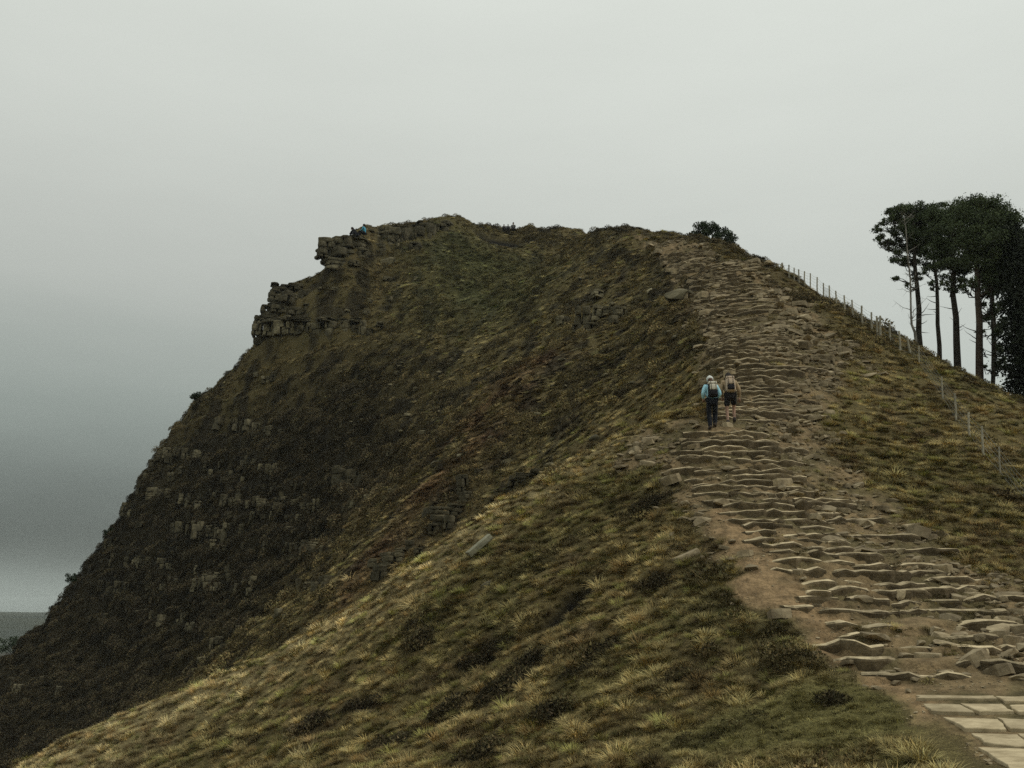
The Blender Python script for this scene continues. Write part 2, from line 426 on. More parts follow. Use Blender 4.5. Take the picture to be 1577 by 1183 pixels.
LANES = []      # the stair: plan centre line and half width (m)
for lane in ([(1490, 1058, 1.5), (1415, 1005, 1.5), (1385, 960, 1.6), (1348, 905, 1.65), (1268, 845, 1.4), (1185, 790, 1.2), (1120, 735, 1.3), (1105, 690, 1.2), (1112, 660, 1.0)],
             [(1125, 650, .9), (1165, 610, 1.0), (1150, 575, 1.0), (1128, 540, 1.3), (1112, 500, 1.6), (1108, 460, 2.2), (1085, 425, 2.6), (1050, 392, 2.8)]):
    pts = np.array([hit_near(a, b)[:2] for a, b, w in lane]); LANES.append((pts, np.array([w for _, _, w in lane])))
G_lane = np.full(GX.shape, 99.0)
for pts, w in LANES: G_lane[near] = np.minimum(G_lane[near], line_d(GX[near], GY[near], pts, w))
M_lane = sstep(1.15, .85, G_lane) * M_path

def blob(px, py, rx, ry=None, ang=0.0):
    x, y, z = hit_near(px, py); ry = ry or rx; c, s = math.cos(ang), math.sin(ang)
    u, v = (GX - x) * c + (GY - y) * s, -(GX - x) * s + (GY - y) * c
    return np.exp(-((u / rx) ** 2 + (v / ry) ** 2))

gp = np.array([hit_near(a, b)[:2] for a, b in [(815, 560), (770, 620), (715, 690), (650, 775), (600, 850), (560, 900)]])
M_gully = np.zeros(GX.shape); M_gully[near] = np.exp(-line_d(GX[near], GY[near], gp, np.array([2.2, 2.6, 2.6, 2.2, 1.8, 1.5])) ** 2)
M_gully *= np.clip(.62 + fbm(GX * .35, GY * .35, 31, 3) * .8, 0, 1)
cp = np.array([hit_near(a, b + 6)[:2] for a, b in [(60, 1173), (200, 1105), (330, 1043), (500, 963), (620, 884), (750, 789), (880, 713), (985, 657)]])
M_crest = np.zeros(GX.shape); M_crest[near] = np.exp(-line_d(GX[near], GY[near], cp, np.array([2.2, 2.2, 2.0, 1.9, 1.8, 1.6, 1.3, .9])) ** 2)
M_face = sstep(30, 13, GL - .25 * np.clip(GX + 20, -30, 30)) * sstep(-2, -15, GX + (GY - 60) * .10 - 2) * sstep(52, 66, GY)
M_green = np.clip(blob(735, 410, 7, 6) + .9 * blob(800, 455, 5, 8) + .5 * blob(700, 470, 5, 6), 0, 1)
M_turf = np.clip(blob(1290, 1085, 1.7, 1.0) + blob(1200, 1105, 1.5, .7) + .9 * blob(1340, 1120, 1.3, .8) + .5 * blob(1120, 1120, 1.4, .6) + .45 * blob(1430, 1165, 1.2, .8) + .6 * blob(920, 1060, 1.2, .7), 0, 1)
M_dark = np.zeros(GX.shape)
for px, py, rx, ry, an in [(872, 925, 1.0, .36, .9), (855, 940, .5, .3, .8), (1205, 985, 1.0, .8, 0), (1215, 1020, .8, .6, 0), (1000, 772, 1.0, 1.0, 0), (975, 790, .8, .8, 0), (756, 1002, .55, .4, .5), (735, 1012, .4, .3, 0), (820, 1014, .4, .4, 0),
                           (778, 1060, .8, .35, .3), (730, 1090, .6, .3, 0), (890, 1038, .35, .3, 0), (1050, 1040, .9, .4, .3), (1080, 880, .8, .8, 0), (1140, 930, .9, .6, 0), (740, 1160, .5, .3, 0), (610, 1140, .5, .3, 0), (1100, 1130, .8, .3, 0), (1360, 868, .5, .4, 0), (1165, 728, .5, .4, 0),
                           (1190, 600, .5, .4, 0), (1500, 960, .6, .5, 0), (1560, 1015, .6, .5, 0), (560, 1085, .6, .4, 0), (400, 1140, .5, .4, 0), (840, 860, .9, .6, .5), (900, 830, .7, .6, .5), (650, 960, .8, .5, .4)]:
    M_dark = np.maximum(M_dark, blob(px, py, rx, ry, an))
M_peat = np.clip(blob(790, 371, 3.4, .9) + blob(770, 375, 3, .6), 0, 1)
_peat = hit_near(877, 922)
M_hole = np.exp(-(((GX - _peat[0]) * .75 + (GY - _peat[1]) * .66) / .85) ** 2 - ((-(GX - _peat[0]) * .66 + (GY - _peat[1]) * .75) / .34) ** 2)
M_clump = np.zeros(GX.shape)
for px, py, rx in [(756, 1002, .5), (735, 1012, .35), (820, 1014, .35), (778, 1060, .55), (610, 1140, .45), (740, 1160, .4), (890, 1038, .3), (690, 1095, .4), (560, 1085, .4), (480, 1120, .4), (930, 1000, .35), (1000, 775, .45), (1165, 728, .4), (1360, 868, .45), (1550, 1015, .5), (1010, 900, .35), (650, 985, .4), (850, 1100, .35), (1284, 1079, .2), (1190, 600, .5)]:
    M_clump = np.maximum(M_clump, blob(px, py, rx, rx * .7))

# ---- relief on top of the lie of the land
def relief():
    fade = sstep(6, 10, RR) * sstep(200, 110, RR)
    tus = fbm(GX * 1.3, GY * 1.3, 11, 4, .6) * .10 + fbm(GX * .38, GY * .38, 12, 3) * .09
    mid = fbm(GX * .22, GY * .22, 14, 5, .6) * .38 + (1 - np.abs(fbm(GX * .5, GY * .5, 15, 3))) * .22 - .1
    big = fbm(GX * .11, GY * .11, 17, 5, .6) * .7
    k = sstep(34, 60, RR)
    d = tus * (1 - .25 * k) + mid * k + big * sstep(62, 90, RR) * .75
    # sheep tracks: thin benches running along the contours
    tr = np.sin((GL + fbm(GX * .25, GY * .25, 21, 3) * .8) * 2 * math.pi / .85)
    d += (.025 + .05 * k) * tr * (1 - M_path) * (1 - .6 * sstep(60, 80, RR))
    # beds of rock on the big face and the crags: the slope goes down in ledges
    zc = GL + d + fbm(GX * .13, GY * .13, 23, 3) * 2.0
    f = zc / 2.6; fr = f - np.floor(f)
    led = (sstep(.25, .75, fr) - fr) * 2.6
    cl = np.clip(M_face * 1.0 + .45 * sstep(70, 92, GY) * sstep(5, -12, GX), 0, 1)
    d += led * cl * .75
    d *= 1 - .88 * M_path * sstep(70, 40, RR)
    d -= M_dark * .07 * sstep(45, 30, RR) + M_peat * .9
    d -= .62 * M_hole; d *= 1 + 0 * np.exp(-(((GX - _peat[0]) * .75 + (GY - _peat[1]) * .66) / .95) ** 2 - ((-(GX - _peat[0]) * .66 + (GY - _peat[1]) * .75) / .38) ** 2)
    z = GL + d * fade
    # the stair: level treads with wavy fronts
    h = .205
    w = fbm(GX * .55, GY * .55, 41, 3) * .12
    f = (z + w) / h; fr = f - np.floor(f)
    step = (np.floor(f) + sstep(.80, .98, fr)) * h - w
    ms = M_lane * .85 * sstep(75, 45, RR)
    z = z * (1 - ms) + step * ms
    # rough stony ground beside it
    rough = M_path * (1 - M_lane) * (1 - M_bare)
    h2 = .16; w2 = fbm(GX * .9, GY * .9, 45, 3) * .22
    f = (z + w2) / h2; fr = f - np.floor(f)
    z = z + ((np.floor(f) + sstep(.72, .97, fr)) * h2 - w2 - z) * rough * .6 + fbm(GX * 1.6, GY * 1.6, 47, 3) * .05 * rough
    return z
GZ = relief()
_fl = plan_poly([(1380, 1062), (1640, 1060), (1900, 1240), (1560, 1240)])
_m = sstep(.8, -.2, np.where(near, poly_sd(GX, GY, _fl), 9))
GZ = GZ * (1 - _m) + (GL - .01) * _m
def H(x, y): return gsample(GZ, x, y)
def H1(x, y): return float(gsample(GZ, [x], [y])[0])
def slope_at(x, y, e=.6):
    x = np.asarray(x, float); y = np.asarray(y, float)
    return (gsample(GL, x + e, y) - gsample(GL, x - e, y)) / (2 * e), (gsample(GL, x, y + e) - gsample(GL, x, y - e)) / (2 * e)

# ---- colours of ground and growth
def mixc(c, col, m): return c * (1 - m[..., None]) + np.asarray(col) * m[..., None]
def growth():
    """albedo of what grows on the ground"""
    n1 = fbm(GX * .16, GY * .16, 51, 4); n2 = fbm(GX * .55, GY * .55, 53, 4); n3 = fbm(GX * .06, GY * .06, 55, 3)
    c = np.zeros(GX.shape + (3,)) + np.array([.290, .228, .098])                    # straw
    c = mixc(c, (.190, .165, .065), sstep(-.1, .5, n1) * .65)                               # olive
    c = mixc(c, (.165, .120, .058), sstep(.1, .7, n2) * .8)
    c = mixc(c, (.46, .37, .185), np.clip(M_crest * 1.15, 0, 1) * .92)                         # blonde grass of the spur crest, its backlight painted into the colour
    far = sstep(38, 50, GY)
    c = mixc(c, (.178, .146, .066), far * .65)                                          # the hill beyond: darker moor grass
    c = mixc(c, (.060, .050, .030), far * sstep(-.05, .45, n2 + n1 * .5) * .85)                     # with heather
    c = mixc(c, (.205, .155, .075), far * sstep(.1, .6, n3 - n2 * .5) * .6)
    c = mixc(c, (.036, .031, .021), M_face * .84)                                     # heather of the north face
    c = mixc(c, (.115, .122, .048), M_green * .8)
    c = mixc(c, (.145, .072, .036), M_gully * .66)
    c = mixc(c, (.150, .150, .046), M_turf * .6)
    c = mixc(c, (.085, .076, .035), np.clip(M_dark * 1.4, 0, 1) * .42)
    c = mixc(c, (.045, .038, .022), np.clip(M_clump * 1.5, 0, 1) * .85)
    c = mixc(c, (.018, .016, .012), np.clip(M_hole * 1.8, 0, 1))
    c = mixc(c, (.018, .016, .012), np.clip(M_peat * 1.5, 0, 1))
    return c
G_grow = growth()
def soil():
    n = fbm(GX * 1.4, GY * 1.4, 61, 4)
    c = G_grow * np.where(M_turf > .4, .8, .6)[..., None]
    earth = np.zeros(GX.shape + (3,)) + np.array([.240, .165, .088])
    earth = mixc(earth, (.165, .118, .062), sstep(-.1, .6, n))
    earth = mixc(earth, (.175, .130, .070), (1 - M_bare) * .75)
    c = mixc(c, (.10, .074, .038), M_path * .5)
    e = earth.copy()
    e = mixc(e, (.105, .086, .042), (1 - M_bare) * sstep(-.25, .30, fbm(GX * .6, GY * .6, 63, 4)) * .9)
    m = M_path[..., None]
    c = c * (1 - m) + e * m
    return c
G_soil = soil()

def build_sheet():
    idx = np.arange(NR * NT).reshape(NR, NT)
    F = np.stack([idx[:-1, :-1], idx[:-1, 1:], idx[1:, 1:], idx[1:, :-1]], -1)       # clockwise seen from above -> flip
    F = F[..., ::-1]
    V = np.stack([GX, GY, GZ], -1)
    pm = (G_path[:-1, :-1] + G_path[1:, 1:]) * .5 < -.02
    rmid = (_rr[:-1] + _rr[1:]) * .5
    valley = (rmid > 125)[:, None] & np.ones(NT - 1, bool)[None]
    def part(name, mask, m):
        f = F[mask]; used, inv = np.unique(f, return_inverse=True)
        me = mesh_np(name, V.reshape(-1, 3)[used], inv.reshape(-1, 4), True)
        at_ = me.attributes.new('soil', 'FLOAT_COLOR', 'POINT')
        c = np.concatenate([G_soil.reshape(-1, 3)[used], np.ones((len(used), 1))], 1).astype(np.float32)
        at_.data.foreach_set('color', c.ravel())
        return link(name, me, m)
    a = part('hillside', ~pm & ~valley, MAT['hillside'])
    tag(a, 'grassy moorland hill rising to a rocky top with a dark cliff on its left', 'hillside', kind='structure')
    b = part('footpath', pm & ~valley, MAT['path'])
    tag(b, 'worn earth and stone path climbing the ridge in rough steps', 'footpath', kind='structure')
    c = part('valley', valley, MAT['hillside'])
    tag(c, 'dark valley floor far below the cliff', 'valley', kind='structure')
    return a, b, c
HILL, FOOTPATH, VALLEY = build_sheet()

# far moor across the valley, its flat top at eye level
def build_moor():
    a = np.linspace(-1.25, 1.25, 130); r = np.concatenate([np.linspace(900, 1500, 14), np.linspace(1550, 2600, 12)])
    A, Q = np.meshgrid(a, r); x, y = Q * np.sin(A), Q * np.cos(A)
    top = 2.0 + fbm(x * .0012, y * .0012, 71, 4) * 9
    z = -36 + (top + 36) * sstep(900, 1560, Q + fbm(x * .004, y * .004, 73, 4) * 90)
    n, m = z.shape; idx = np.arange(n * m).reshape(n, m)
    F = np.stack([idx[:-1, :-1], idx[1:, :-1], idx[1:, 1:], idx[:-1, 1:]], -1).reshape(-1, 4)
    me = mesh_np('far_hills', np.stack([x, y, z], -1).reshape(-1, 3), F[:, ::-1], True)
    o = link('far_hills', me, mat_noise('far_moor', (.020, .026, .018), (.040, .044, .026), .006, 1, 0))
    tag(o, 'flat topped moor fading into haze across the valley', 'hills', kind='structure')
build_moor()

def build_haze():
    bm = bmesh.new(); bmesh.ops.create_cube(bm, size=1)
    for v in bm.verts: v.co = Vector((v.co.x * 8400, v.co.y * 8400, -45 if v.co.z < 0 else 62))
    me = bm_mesh('haze', bm)
    m = bpy.data.materials.new('haze_air'); m.use_nodes = True; nt = m.node_tree
    for n in list(nt.nodes): nt.nodes.remove(n)
    out = nt.nodes.new('ShaderNodeOutputMaterial'); pv = nt.nodes.new('ShaderNodeVolumePrincipled')
    pv.inputs['Color'].default_value = (.93, 1, .98, 1); pv.inputs['Density'].default_value = HAZE
    nt.links.new(pv.outputs[0], out.inputs['Volume'])
    o = link('haze', me, m); tag(o, 'thin grey haze filling the air over the valley', 'haze', kind='stuff')
HAZE = 0.00014
build_haze()

# ================================================================ stones
def hull_mesh(name, pts):
    bm = bmesh.new()
    for p in pts: bm.verts.new(p)
    r = bmesh.ops.convex_hull(bm, input=bm.verts)
    junk = [g for g in r['geom_interior'] + r['geom_unused'] if isinstance(g, bmesh.types.BMVert)]
    if junk: bmesh.ops.delete(bm, geom=list(set(junk)), context='VERTS')
    bmesh.ops.recalc_face_normals(bm, faces=bm.faces)
    return bm_mesh(name, bm)

def rock_mesh(name, seed, boxy=.5, n=20):
    """angular stone about one unit in size: hull of points on a rounded box"""
    g = np.random.default_rng(seed); p = g.normal(0, 1, (n, 3)); p /= np.linalg.norm(p, axis=1)[:, None]
    q = p / np.abs(p).max(1)[:, None]
    p = p * (1 - boxy) + q * boxy
    return hull_mesh(name, p * .5 * g.uniform(.86, 1.06, (n, 1)))

def block_mesh(name, seed):
    """bedded block: jittered box with corners knocked off"""
    g = np.random.default_rng(seed); P = []
    for sx in (-1, 1):
        for sy in (-1, 1):
            for sz in (-1, 1):
                c = np.array([sx, sy, sz]) * .5 * g.uniform(.76, 1.06, 3)
                k = g.uniform(.05, .20)
                for ax in range(3):
                    if g.uniform() < .75:
                        d = c.copy(); d[ax] *= 1 - k * g.uniform(.5, 2); P.append(d)
    return hull_mesh(name, P)

def bedded_mesh(name, seed):
    """lump of bedded gritstone: a few worn slabs of rock on one another, each bed standing out or back a little, with a cross joint or two"""
    g = np.random.default_rng(seed); V, F = [], []
    nl = int(g.integers(2, 5)); hs = g.uniform(.5, 1.5, nl); hs /= hs.sum(); z = -.5
    for l in range(nl):
        split = [(-.5, .5)] if g.uniform() < .45 else ([(-.5, c), (c + .015, .5)] if (c := g.uniform(-.25, .25)) is not None else [])
        sx = g.uniform(.80, 1.06); oy = g.uniform(-.07, .07)
        for x0, x1 in split:
            n = 9; cx, wx = (x0 + x1) / 2, (x1 - x0); dx = g.uniform(-.03, .03); rr = g.uniform(.80, 1.04, n); b = len(V)
            push = g.uniform(-.07, .07); lean = g.uniform(-.05, .05, 2); dz = g.uniform(-.02, .02, n)
            for lev, (zz, sh) in enumerate(((z + .012, .93), (z + hs[l] * .25, 1.0), (z + hs[l] * .8, 1.0), (z + hs[l] - .01, .93))):
                for k in range(n):
                    a = 2 * math.pi * (k + .5) / n; c, q = math.cos(a), math.sin(a); m = 1 / max(abs(c), abs(q)); m = (m * .72 + .28) * .5 * rr[k] * sh * g.uniform(.97, 1.03)
                    V.append((cx * sx + dx + c * m * wx * sx + lean[0] * zz, q * m + oy + push + lean[1] * zz, zz + dz[k] * (lev > 1)))
            for lev in range(3):
                for k in range(n): F.append((b + lev * n + k, b + lev * n + (k + 1) % n, b + (lev + 1) * n + (k + 1) % n, b + (lev + 1) * n + k))
            F.append(tuple(b + 3 * n + k for k in range(n))); F.append(tuple(b + n - 1 - k for k in range(n)))
        z += hs[l]
    me = bpy.data.meshes.new(name); me.from_pydata(V, [], F); me.update()
    return me

def slab_mesh(name, seed, n=8):
    """flat slab with an irregular outline, worn upper edge"""
    g = np.random.default_rng(seed); P = []
    for k in range(n):
        a = 2 * math.pi * (k + g.uniform(-.25, .25)) / n; c, s = math.cos(a), math.sin(a)
        m = 1 / max(abs(c), abs(s)); m = m * .65 + .35; m *= g.uniform(.85, 1.03) * .5
        P += [(c * m * .97, s * m * .94, .5 + g.uniform(-.12, .05)), (c * m, s * m, .18 + g.uniform(-.1, .1)), (c * m * .98, s * m * .98, -.5)]
    return hull_mesh(name, P)

ROCKS = [rock_mesh('stone', 100 + k, .45) for k in range(12)]
BLOCKS = [bedded_mesh('rock_block', 200 + k) for k in range(14)]
PLAIN = [block_mesh('rock_block', 220 + k) for k in range(14)]
PEB = [rock_mesh('pebble', 400 + k, .3, 8) for k in range(6)]
SLABS = [slab_mesh('slab', 300 + k, 7 + k % 3) for k in range(12)]
def variants(meshes, m):
    out = []
    for me in meshes:
        c = me.copy(); c.materials.clear(); c.materials.append(m); out.append(c)
    return out
STONE_R, STONE_S = variants(ROCKS, MAT['loose']), variants(SLABS, MAT['loose'])
ROCK_B, PALE_B, PALE_R = variants(BLOCKS, MAT['rock']), variants(BLOCKS, MAT['pale_rock']), variants(ROCKS, MAT['pale_rock'])

PLAIN_B = variants(PLAIN, MAT['slab_rock'])
def put(name, me, loc, rot, scl, parent=None):
    o = bpy.data.objects.new(name, me); COL.objects.link(o)
    o.location = loc; o.rotation_euler = rot; o.scale = scl
    if parent is not None: o.parent = parent
    return o

def joined(name, items, m, parent):
    """(mesh, loc, euler, scale) pieces too many or too small to pick apart, joined into one part"""
    V, T = [], []; n = 0
    for me, loc, rot, scl in items:
        v = np.empty(len(me.vertices) * 3, np.float32); me.vertices.foreach_get('co', v); v = v.reshape(-1, 3) * np.array(scl)
        Rm = np.array(Euler(rot).to_matrix()); v = v @ Rm.T + np.array(loc)
        me.calc_loop_triangles(); t = np.empty(len(me.loop_triangles) * 3, np.int32); me.loop_triangles.foreach_get('vertices', t)
        V.append(v); T.append(t.reshape(-1, 3) + n); n += len(v)
    o = link(name, mesh_np(name, np.concatenate(V), np.concatenate(T)), m, parent); o['kind'] = 'stuff'
    return o

def tangent_frame(x, y):
    gx, gy = slope_at([x], [y]); g = np.array([gx[0], gy[0]]); n = np.linalg.norm(g) + 1e-6
    return g / n, n                                   # uphill unit vector, slope

# ---- the stair: long worn ledges of stone on the front of every tread
def ledge_stone(P, up, ztop, dep, seed):
    """P: plan points along the front edge; a ledge whose lip wanders, its back and foot sunk in the ground"""
    g = np.random.default_rng(seed); n = len(P); V, F = [], []
    sag = g.normal(0, .020, n); lip = g.normal(0, .026, n)
    for i, p in enumerate(P):
        end = min(i, n - 1 - i); pull = (.085, .02)[end] if end < 2 else 0; low = (.055, .012)[end] if end < 2 else 0
        f = p + up * (pull + lip[i]); zt = ztop + sag[i] - low
        for o, z in ((.03, -.34), (-.012, -.07), (0.0, -.022), (.045, 0.0), (dep * .6, .005), (dep, -.06)):
            q = f + up * (o + (g.normal(0, .008) if 0 < o < .5 else 0)); V.append((q[0], q[1], zt + z + (g.normal(0, .008) if z > -.1 else 0)))
    for i in range(n - 1):
        for k in range(5):
            a = i * 6 + k; F.append((a, a + 6, a + 7, a + 1))
    F = np.array(F)[:, ::-1]
    me = bpy.data.meshes.new('step_stone')
    me.from_pydata(V, [], [tuple(f) for f in F] + [tuple(range(5, -1, -1)), tuple((n - 1) * 6 + k for k in range(6))])
    c = np.mean(P, axis=0); off = Vector((c[0], c[1], ztop)); me.transform(Matrix.Translation(-off))
    bm = bmesh.new(); bm.from_mesh(me); bmesh.ops.recalc_face_normals(bm, faces=bm.faces); bm.to_mesh(me); bm.free()
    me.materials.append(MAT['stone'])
    return me, off

def stair():
    pieces = []; h = .205; sd = 1000
    for li, (pts, wd) in enumerate(LANES):
        seg = np.linalg.norm(np.diff(pts, axis=0), axis=1); cum = np.concatenate([[0], np.cumsum(seg)])
        s = np.arange(0, cum[-1], .05); cx = np.interp(s, cum, pts[:, 0]); cy = np.interp(s, cum, pts[:, 1]); cw = np.interp(s, cum, wd)
        zc = gsample(GL, cx, cy)
        for k in range(int(math.ceil(zc.min() / h)), int(zc.max() / h)):
            i = int(np.argmin(np.abs(zc - k * h))); x0, y0, w = cx[i], cy[i], cw[i] * (1.0 + .12 * math.sin(k * 1.7))
            up, sl = tangent_frame(x0, y0); tn = np.array([up[1], -up[0]]); far = math.hypot(x0, y0) > 42
            t = -w * rng.uniform(.85, 1.15); t1 = w * rng.uniform(.85, 1.15)
            while t < t1:
                L = float(np.clip(rng.lognormal(-.30, .55), .30, 2.0)) if far else float(np.clip(rng.lognormal(.12, .5), .55, 2.9)) 
                n = max(4, int(L / .17)) if not far else max(4, int(L / .35)); tt = np.linspace(t, t + L, n)
                t += L * rng.uniform(.86, 1.02) + (rng.uniform(.1, .4) if rng.uniform() < .18 else 0)
                if rng.uniform() < (.28 if far else .04): continue
                C = np.array([x0, y0])[None] + tt[:, None] * tn[None]
                for _ in range(5):
                    e = gsample(GL, C[:, 0], C[:, 1]) + fbm(C[:, 0] * .55, C[:, 1] * .55, 41, 3) * .12 - k * h
                    C -= up[None] * (np.clip(e / max(sl, .25), -.4, .4) * .8)[:, None]
                if far: C = C + up[None] * fbm(C[:, 0] * 1.1, C[:, 1] * 1.1, 43, 2)[:, None] * .16
                else: C = C + up[None] * fbm(C[:, 0] * 1.5, C[:, 1] * 1.5, 43, 3)[:, None] * .11
                if float(gsample(G_path, [C[n // 2, 0]], [C[n // 2, 1]])[0]) > -.05: continue
                sd += 1; zt = float(np.median(H(C[:, 0] + up[0] * .22, C[:, 1] + up[1] * .22)))
                me, off = ledge_stone(C - up[None] * .05, up, zt + rng.normal(.050, .03), rng.uniform(.26, .52), sd)
                pieces.append((math.hypot(x0, y0), me, off))
    pieces.sort(key=lambda p: p[0])
    for d, me, off in pieces[:300]: put('step_stone', me, off, (0, 0, 0), (1, 1, 1), FOOTPATH)
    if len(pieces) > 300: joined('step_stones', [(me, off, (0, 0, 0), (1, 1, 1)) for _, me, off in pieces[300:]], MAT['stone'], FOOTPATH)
stair()

FLAGS_OUT = plan_poly([(1412, 1071), (1700, 1071), (1800, 1240), (1590, 1236), (1552, 1193), (1511, 1154), (1452, 1104)])
# ---- loose stones of the path
def loose_stones():
    A = .56; n = 110000
    r = np.sqrt(rng.uniform(10 ** 2, 85 ** 2, n)); t = rng.uniform(-.1, A, n); x, y = r * np.sin(t), r * np.cos(t)
    path = gsample(G_path, x, y); bare = gsample(M_bare, x, y); lane = gsample(M_lane, x, y)
    den = fbm(x * .35, y * .35, 91, 3)
    edge = np.exp(-(np.clip(path, 0, 9) / .5) ** 2)
    p = np.clip(.50 + den * .9, 0.04, 1) * (1 - .86 * bare) * (1 - .62 * lane) * np.where(path < 0, 1, .35 * edge) * np.where(path > 1.2, 0, 1)
    p *= np.clip(26 / r, .45, 1) ** .5
    for bx, by, rad, a in [(1180, 520, 3.2, 1.0), (1220, 575, 2.5, .8), (1240, 690, 1.4, .9), (1210, 770, 1.0, .6), (1480, 900, 1.5, .6), (1060, 690, 1.0, .5), (1150, 440, 5, .6), (1080, 400, 5, .6)]:
        q = hit_near(bx, by); p += a * np.exp(-((x - q[0]) ** 2 + (y - q[1]) ** 2) / rad ** 2) * (path < .3) * (1 - lane * .5) * .6
    fl = poly_sd(x, y, _fl)
    k = (rng.uniform(0, 1, n) < p * .55) & (fl > .1)
    x, y, r = x[k], y[k], r[k]; m = len(x); z = H(x, y)
    size = np.clip(rng.lognormal(math.log(.14), .60, m), .045, .48) * (1 + .6 * sstep(30, 60, r))
    pieces = []
    for i in range(m):
        s = size[i]; flat = rng.uniform(.28, .65); tiltx, tilty = rng.normal(0, .16, 2); slab = rng.uniform() < .3
        loc = (x[i], y[i], z[i] + s * flat * .18); yaw = rng.normal(0, .5) if rng.uniform() < .6 else rng.uniform(-3.1, 3.1)
        pieces.append((s / r[i], slab, int(rng.integers(0, 12)), loc, (tiltx, tilty, yaw), (s * rng.uniform(1.0, 1.8), s * rng.uniform(.6, 1.1), s * flat)))
    pieces.sort(key=lambda q: -q[0])
    for _, sl, v, a, b, c in pieces[:300]: put('stone', (STONE_S if sl else STONE_R)[v], a, b, c, FOOTPATH)
    joined('loose_stones', [((STONE_S if sl else STONE_R)[v], a, b, c) for _, sl, v, a, b, c in pieces[300:]], MAT['loose'], FOOTPATH)
    # grit and pebbles lying on the bare earth
    n = 26000; r = np.sqrt(rng.uniform(10 ** 2, 40 ** 2, n)); t = rng.uniform(-.1, .56, n); x, y = r * np.sin(t), r * np.cos(t)
    k = (gsample(G_path, x, y) < .1) & (poly_sd(x, y, FLAGS_OUT) > .02) & (fbm(x * .8, y * .8, 95, 3) > -.1); x, y = x[k], y[k]; z = H(x, y); q = np.clip(rng.lognormal(math.log(.035), .5, len(x)), .015, .09)
    joined('grit', [(PEB[i % 6], (x[i], y[i], z[i] + q[i] * .1), (0, 0, float(i)), (q[i] * 1.3, q[i], q[i] * .6)) for i in range(len(x))], MAT['loose'], FOOTPATH)
loose_stones()

# ---- flagstones at the foot of the stair
def flags():
    quads = [[(1412, 1072), (1532, 1073), (1536, 1079.6), (1414, 1079.8)], [(1534.5, 1073.4), (1600, 1072.5), (1612, 1083), (1549, 1084.5)],
             [(1413.5, 1080.7), (1474.5, 1080.5), (1504, 1103), (1439, 1100.5)], [(1477.5, 1080.6), (1536.5, 1080.8), (1562.5, 1100.2), (1507.5, 1101.5)], [(1551.5, 1086.2), (1610, 1085), (1626, 1100), (1568, 1101)],
             [(1452, 1104.5), (1512, 1106), (1534, 1104.6), (1553, 1127.4), (1487, 1127)], [(1536.5, 1104.6), (1604, 1103), (1622, 1128), (1556, 1127.4)], [(1607, 1103), (1680, 1103), (1705, 1128), (1625, 1128)],
             [(1495, 1130), (1568, 1129.6), (1592, 1151.8), (1530, 1151.5)], [(1570.5, 1129.7), (1600, 1129.6), (1626, 1152.5), (1594.5, 1151.8)], [(1603, 1130), (1700, 1131), (1730, 1153), (1630, 1153)],
             [(1511, 1154), (1606, 1155), (1656, 1193), (1560, 1190)], [(1610, 1155), (1710, 1156), (1770, 1196), (1661, 1194)], [(1553, 1193), (1660, 1196), (1722, 1240), (1604, 1236)]]
    for q in quads:
        P = [Vector(hit_near(*p)) for p in q]; c = sum(P, Vector()) / len(P)
        zc = float(gsample(GL, [c.x], [c.y])[0]); gx, gy = slope_at([c.x], [c.y]); th = .11
        bm = bmesh.new(); top, mid, bot = [], [], []
        ring = []
        for i in range(len(P)):                       # wavy chipped edges
            a, b = P[i], P[(i + 1) % len(P)]
            for t in (0, .22, .5, .78):
                ring.append(a.lerp(b, t) + Vector((rng.normal(0, .016), rng.normal(0, .020), 0)))
        for p in ring:
            z = zc + gx[0] * .5 * (p.x - c.x) + gy[0] * .5 * (p.y - c.y) + .014 + rng.normal(0, .002)
            d = (p - c); d.z = 0; inn = d.normalized() * .009
            top.append(bm.verts.new((p.x - inn.x, p.y - inn.y, z))); mid.append(bm.verts.new((p.x, p.y, z - .010))); bot.append(bm.verts.new((p.x, p.y, z - th)))
        n = len(ring); bm.faces.new(top)
        for a, b in ((top, mid), (mid, bot)):
            for i in range(n): bm.faces.new((a[i], b[i], b[(i + 1) % n], a[(i + 1) % n]))
        bmesh.ops.recalc_face_normals(bm, faces=bm.faces)
        link('flagstone', bm_mesh('flagstone', bm), MAT['flag'], FOOTPATH)
flags()

CRAG_PTS = []
# ---- crags: beds of blocks
def crag_block(root, px, py, w, h, D=None, pale=False, yaw=None, dep=1.2, push=.08, name='rock_block'):
    """one block covering about w x h photo pixels, its back sunk in the hill"""
    if D is None:
        p = hit_near(px, py + h * .3); D = p[1]
    x, y, z = at(px, py, D); k = D / FPX * 1.02
    W_, H_ = w * k, h * k; d = max(.6, .7 * (W_ + H_) * .6) * dep
    dx, dy, _ = ray(px, py); q = math.hypot(dx, dy)
    loc = (x + dx / q * d * push, y + dy / q * d * push, z)
    if root is not None: CRAG_PTS.append((loc[0], loc[1], .42 * max(W_, d)))
    yaw = (rng.normal(.25, .3) if yaw is None else yaw) - math.atan2(dx, dy) * .5
    v = int(rng.integers(0, 14))
    return put(name, (PALE_B if pale else ROCK_B)[v], loc, (rng.normal(0, .06), rng.normal(0, .06), yaw), (W_ * 1.08, d, H_ * 1.08), root)

def crag(name, label, blocks, D0=None, cat='crag', push=.08):
    b = blocks[0]; p = hit_near(b[0], b[1] + 8)
    root = empty(name, p); tag(root, label, cat)
    inv = Matrix.Translation(-Vector(p))
    for blk in blocks:
        px, py, w, h = blk[:4]; D = blk[4] if len(blk) > 4 else None; pale = blk[5] if len(blk) > 5 else False
        o = crag_block(root, px, py, w, h, D, pale, push=push)
        o.location = Vector(o.location) - Vector(p)
    return root

